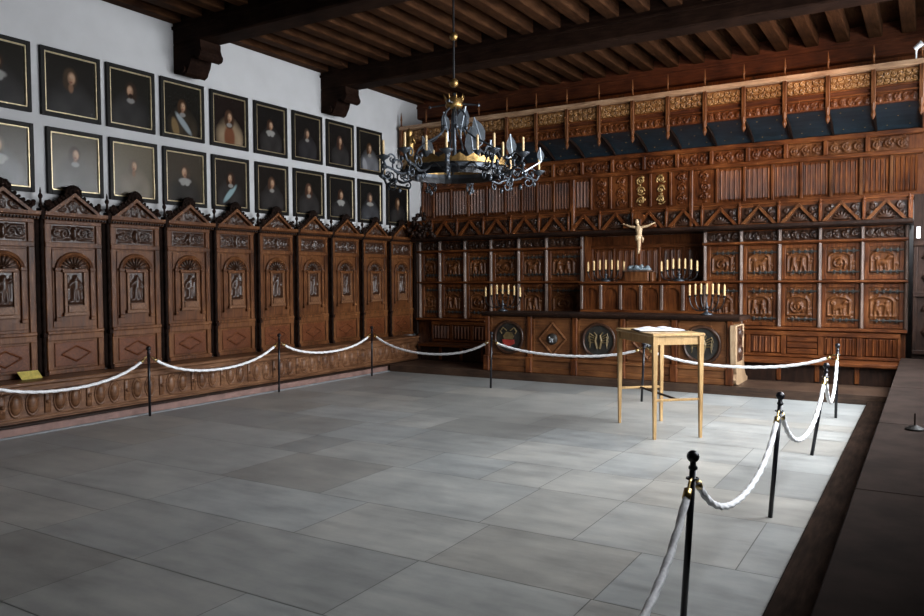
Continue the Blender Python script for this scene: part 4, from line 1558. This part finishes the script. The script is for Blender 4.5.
for a, b_, zl, lab in ropes:
    A, B = TOPS[a], TOPS[b_]
    dirv = (B - A)
    dh = Vector((dirv.x, dirv.y, 0)).normalized()
    A2 = A + dh * .075 + Vector((0, 0, -.035))
    B2 = B - dh * .075 + Vector((0, 0, -.035))
    L_ = (B2 - A2).length
    t = thing('barrier_rope', A2, 0, lab, 'rope', 'white barrier ropes')
    n_ = int(L_ / .012)
    pts = []
    zm = (A2.z + B2.z) / 2 - zl
    kc = 2.2
    for i in range(n_ + 1):
        u = i / n_
        w_ = (math.cosh(kc * (2 * u - 1)) - math.cosh(kc)) / (1 - math.cosh(kc))
        # blend of catenary and straight line between the ends
        p = A2.lerp(B2, u)
        p.z -= zm * w_
        pts.append(p - A2)
    MB().tube(pts, .0165, 12, False, .62, 3, .16).build('rope', 'rope_white', t, True)
    for e, s_, hk in ((pts[0], 1, A), (pts[-1], -1, B)):
        f_ = MB()
        e1 = pts[3] if s_ > 0 else pts[-4]
        f_.tube([e, e1], .019, 12)
        f_.build('end_cap', 'brass', t, True)
        f_ = MB().tube([(hk - A2) + dh * (s_ * .020), (hk - A2) + dh * (s_ * .045) + Vector((0, 0, -.004)), e], .007, 7)
        f_.build('snap_hook', 'brass', t)

# ================================================================== CHANDELIER
CX, CY = -4.46, 7.2
t = thing('chandelier', (CX, CY, 0), 0, 'large wrought-iron and gilt ring chandelier with candles and leaf shields', 'chandelier')
ch = MB()
z = 4.30
q = 0
ch.tube([(0, 0, 3.72), (0, 0, 4.778)], .011, 8)
ch.build('hanging_rod', 'iron_black', t)
gb = MB()
gb.ball((0, 0, 4.27), .046, 14)
gb.build('gilt_ball', 'gold_dull', t, True)
MB().ball((0, 0, 3.77), .05, 14).build('gilt_ball', 'gold_dull', t, True)
cw = MB().lathe([(.02, 3.49), (.085, 3.50), (.10, 3.53), (.085, 3.55), (.10, 3.59), (.05, 3.60), (.02, 3.63)], n=16)
for k in range(8):
    a = k * math.pi / 4
    cw.tube([(.09 * math.cos(a), .09 * math.sin(a), 3.58), (.115 * math.cos(a), .115 * math.sin(a), 3.64)], [.014, .004], 5)
cw.build('gilt_crown', 'gold_dull', t, True)
ca_ = MB()
for k in range(4):
    a = k * math.pi / 2 + .35
    ca_.tube([(.09 * math.cos(a), .09 * math.sin(a), 3.54), (.27 * math.cos(a), .27 * math.sin(a), 3.52)], [.012, .006], 6)
    ca_.ball((.27 * math.cos(a), .27 * math.sin(a), 3.52), .018, 7)
ca_.build('crown_arm', 'wrought', t)
MB().tube([(0, 0, 2.86), (0, 0, 3.2), (0, 0, 3.66)], [.03, .022, .02], 8).ball((0, 0, 2.86), .06, 10).build('stem', 'wrought', t, True)
# stays from the crown to the ring
for k in range(6):
    a = k * math.pi / 3 + .2
    pts = []
    for q in range(11):
        u = q / 10
        r_ = .06 + .46 * u ** 1.6 + .05 * math.sin(math.pi * u * 3)
        pts.append((r_ * math.cos(a), r_ * math.sin(a), 3.50 - .55 * u))
    m_ = MB().tube(pts, .011, 6)
    m_.ball(pts[4], .026, 7)
    m_.build('stay', 'wrought', t)
# rings
RZ = 2.90


def ring(r0, z0, z1, th, name, mat, n=48, scal=0):
    m_ = MB()
    vs = []
    for k in range(n):
        a = 2 * math.pi * k / n
        zt = z1 + (scal if k % 2 else 0)
        for rr, zz in ((r0, z0), (r0, zt), (r0 - th, zt), (r0 - th, z0)):
            vs.append((rr * math.cos(a), rr * math.sin(a), zz))
    fs = []
    for k in range(n):
        j = (k + 1) % n
        for e in range(4):
            f_ = (e + 1) % 4
            fs.append((k * 4 + e, j * 4 + e, j * 4 + f_, k * 4 + f_))
    m_.add(vs, fs)
    return m_.build(name, mat, t)


ring(.56, 2.86, 2.89, .015, 'gilt_ring', 'gold_dull', 48, .045)
ring(.585, 2.845, 2.86, .04, 'ring_moulding', 'gold_dull', 48)
ring(.50, 2.74, 2.80, .02, 'iron_ring', 'iron_black', 40)
ring(.54, 2.80, 2.845, .03, 'ring_band', 'wrought', 40)
wv = []
for k in range(144):
    a = 2 * math.pi * k / 144
    wv.append(((.575 + .012 * math.sin(a * 36)) * math.cos(a), (.575 + .012 * math.sin(a * 36)) * math.sin(a), 2.80 + .035 * math.cos(a * 18)))
MB().tube(wv, .010, 6, True).build('pierced_cresting', 'iron_black', t)
for k in range(4):
    a = k * math.pi / 2 + .6
    MB().tube([(.03 * math.cos(a), .03 * math.sin(a), 2.86), (.54 * math.cos(a), .54 * math.sin(a), 2.85)], .012, 6).build('spoke', 'wrought', t)


def carm(a, rad, lift, zc):
    """scrolled arm with drip pan and candle"""
    m_ = MB()
    P_ = [(.52, 2.80), (.60, 2.76), (.70, 2.74), (.80, 2.78), (rad - .03, zc - .10), (rad, zc - .04)]
    pts = []
    for i in range(len(P_) - 1):
        for q in range(4):
            u = q / 4
            pts.append((P_[i][0] * (1 - u) + P_[i + 1][0] * u, P_[i][1] * (1 - u) + P_[i + 1][1] * u))
    pts.append(P_[-1])
    m_.tube([(r_ * math.cos(a), r_ * math.sin(a), z_) for r_, z_ in pts], .013, 7)

    def sp(rc, zc_, r0, turns, st_, hand, w=.009):
        pp = []
        n = int(12 * turns)
        for i in range(n + 1):
            u = i / n
            th = st_ + hand * u * turns * 2 * math.pi
            rr = r0 * (1 - .8 * u)
            x_ = rc + rr * math.cos(th)
            pp.append((x_ * math.cos(a), x_ * math.sin(a), zc_ + rr * math.sin(th)))
        m_.tube(pp, w, 6)
    sp(.72, 2.82, .085, 1.3, -math.pi / 2, 1)
    sp(.85, 2.72, .07, 1.2, math.pi / 2, -1)
    sp(rad - .10, zc - .02, .06, 1.2, 0, 1)
    sp(.64, 2.70, .05, 1.1, math.pi / 2, 1)
    # small leaves
    for rr, zz in ((.68, 2.90), (.78, 2.86), (.9, 2.80), (.76, 2.66), (.92, 2.70)):
        m_.ball((rr * math.cos(a), rr * math.sin(a), zz), .024, 6, (1, 1, 1.3))
    arm = m_.build('scroll_arm', 'wrought', t, True)
    c = (rad * math.cos(a), rad * math.sin(a))
    MB().lathe([(.008, zc - .05), (.03, zc - .03), (.065, zc - .005), (.07, zc + .006), (.02, zc), (.018, zc + .02), (.010, zc + .02)], (c[0], c[1], 0), 12).build('drip_pan', 'wrought', arm, True)
    MB().lathe([(.013, zc + .005), (.013, zc + .155), (.010, zc + .162), (.003, zc + .165)], (c[0], c[1], 0), 8).build('candle', 'candle_wax', arm)


for k, ad in enumerate((46, -7, -30, -63, -88, -112, 178, 108, 143, 76)):
    carm(R(ad), (.98, .90, .84, .92, .98, .90)[k % 6], 0, (2.84, 2.92, 2.93, 2.90, 2.92, 2.90)[k % 6])
# candles standing on the ring
for k in range(6):
    a = k * math.pi / 3 + .5
    c = (.53 * math.cos(a), .53 * math.sin(a))
    m_ = MB().lathe([(.008, 2.90), (.045, 2.955), (.05, 2.965), (.015, 2.96)], (c[0], c[1], 0), 10).build('candle_cup', 'wrought', t)
    MB().lathe([(.013, 2.96), (.013, 3.12), (.003, 3.13)], (c[0], c[1], 0), 8).build('candle', 'candle_wax', m_)
# leaf shields
lv = [(.17, .10, 3.10, .15, .32, .1), (.24, .12, 3.23, .13, .28, .3), (.34, .18, 3.00, .11, .24, -.1), (.08, .05, 3.36, .13, .26, -.2), (.53, .33, 3.08, .10, .22, .1),
      (-.08, -.04, 3.34, .08, .2, .2), (.80, .50, 2.98, .07, .14, .1), (-.28, -.1, 3.10, .10, .2, .5)]
for (x, y, z, w, h, tl) in lv:
    m_ = MB()
    pts = [(0, h * .62), (w * .45, h * .25), (w * .55, -.0), (w * .35, -h * .3), (0, -h * .45), (-w * .35, -h * .3), (-w * .55, 0), (-w * .45, h * .25)]
    ct, s2 = math.cos(tl), math.sin(tl)
    pr_ = [(p * ct - q * s2, p * s2 + q * ct) for p, q in pts]
    m_.prism(pr_, 'y', -.006, .006)
    m_.tube([(pr_[4][0], 0, pr_[4][1]), (pr_[0][0], 0, pr_[0][1])], .010, 6)
    m_.tube([(pr_[4][0], 0, pr_[4][1]), (-x * .25, -y * .25, -.20)], .008, 5)
    o = m_.build('leaf_shield', 'silver_leaf', t)
    o.location = (x, y, z)
    o.rotation_euler = (0, 0, R(25))
# gilt figure standing on the ring at its left
g = MB()
secs = [(.07, 0), (.075, .02), (.05, .04), (.055, .10), (.045, .16), (.055, .22), (.04, .26), (.018, .28), (.032, .30), (.034, .33), (.008, .36)]
g.lathe([(r_, z_) for r_, z_ in secs], (0, 0, 0), 10)
g.tube([(.03, 0, .23), (.09, -.03, .20), (.08, -.06, .26)], [.018, .014, .01], 6)
g.tube([(-.03, 0, .23), (-.08, -.03, .17)], [.018, .012], 6)
o = g.build('gilt_statuette', 'gold_dull', t, True)
o.location = (-.36, -.34, 2.90)
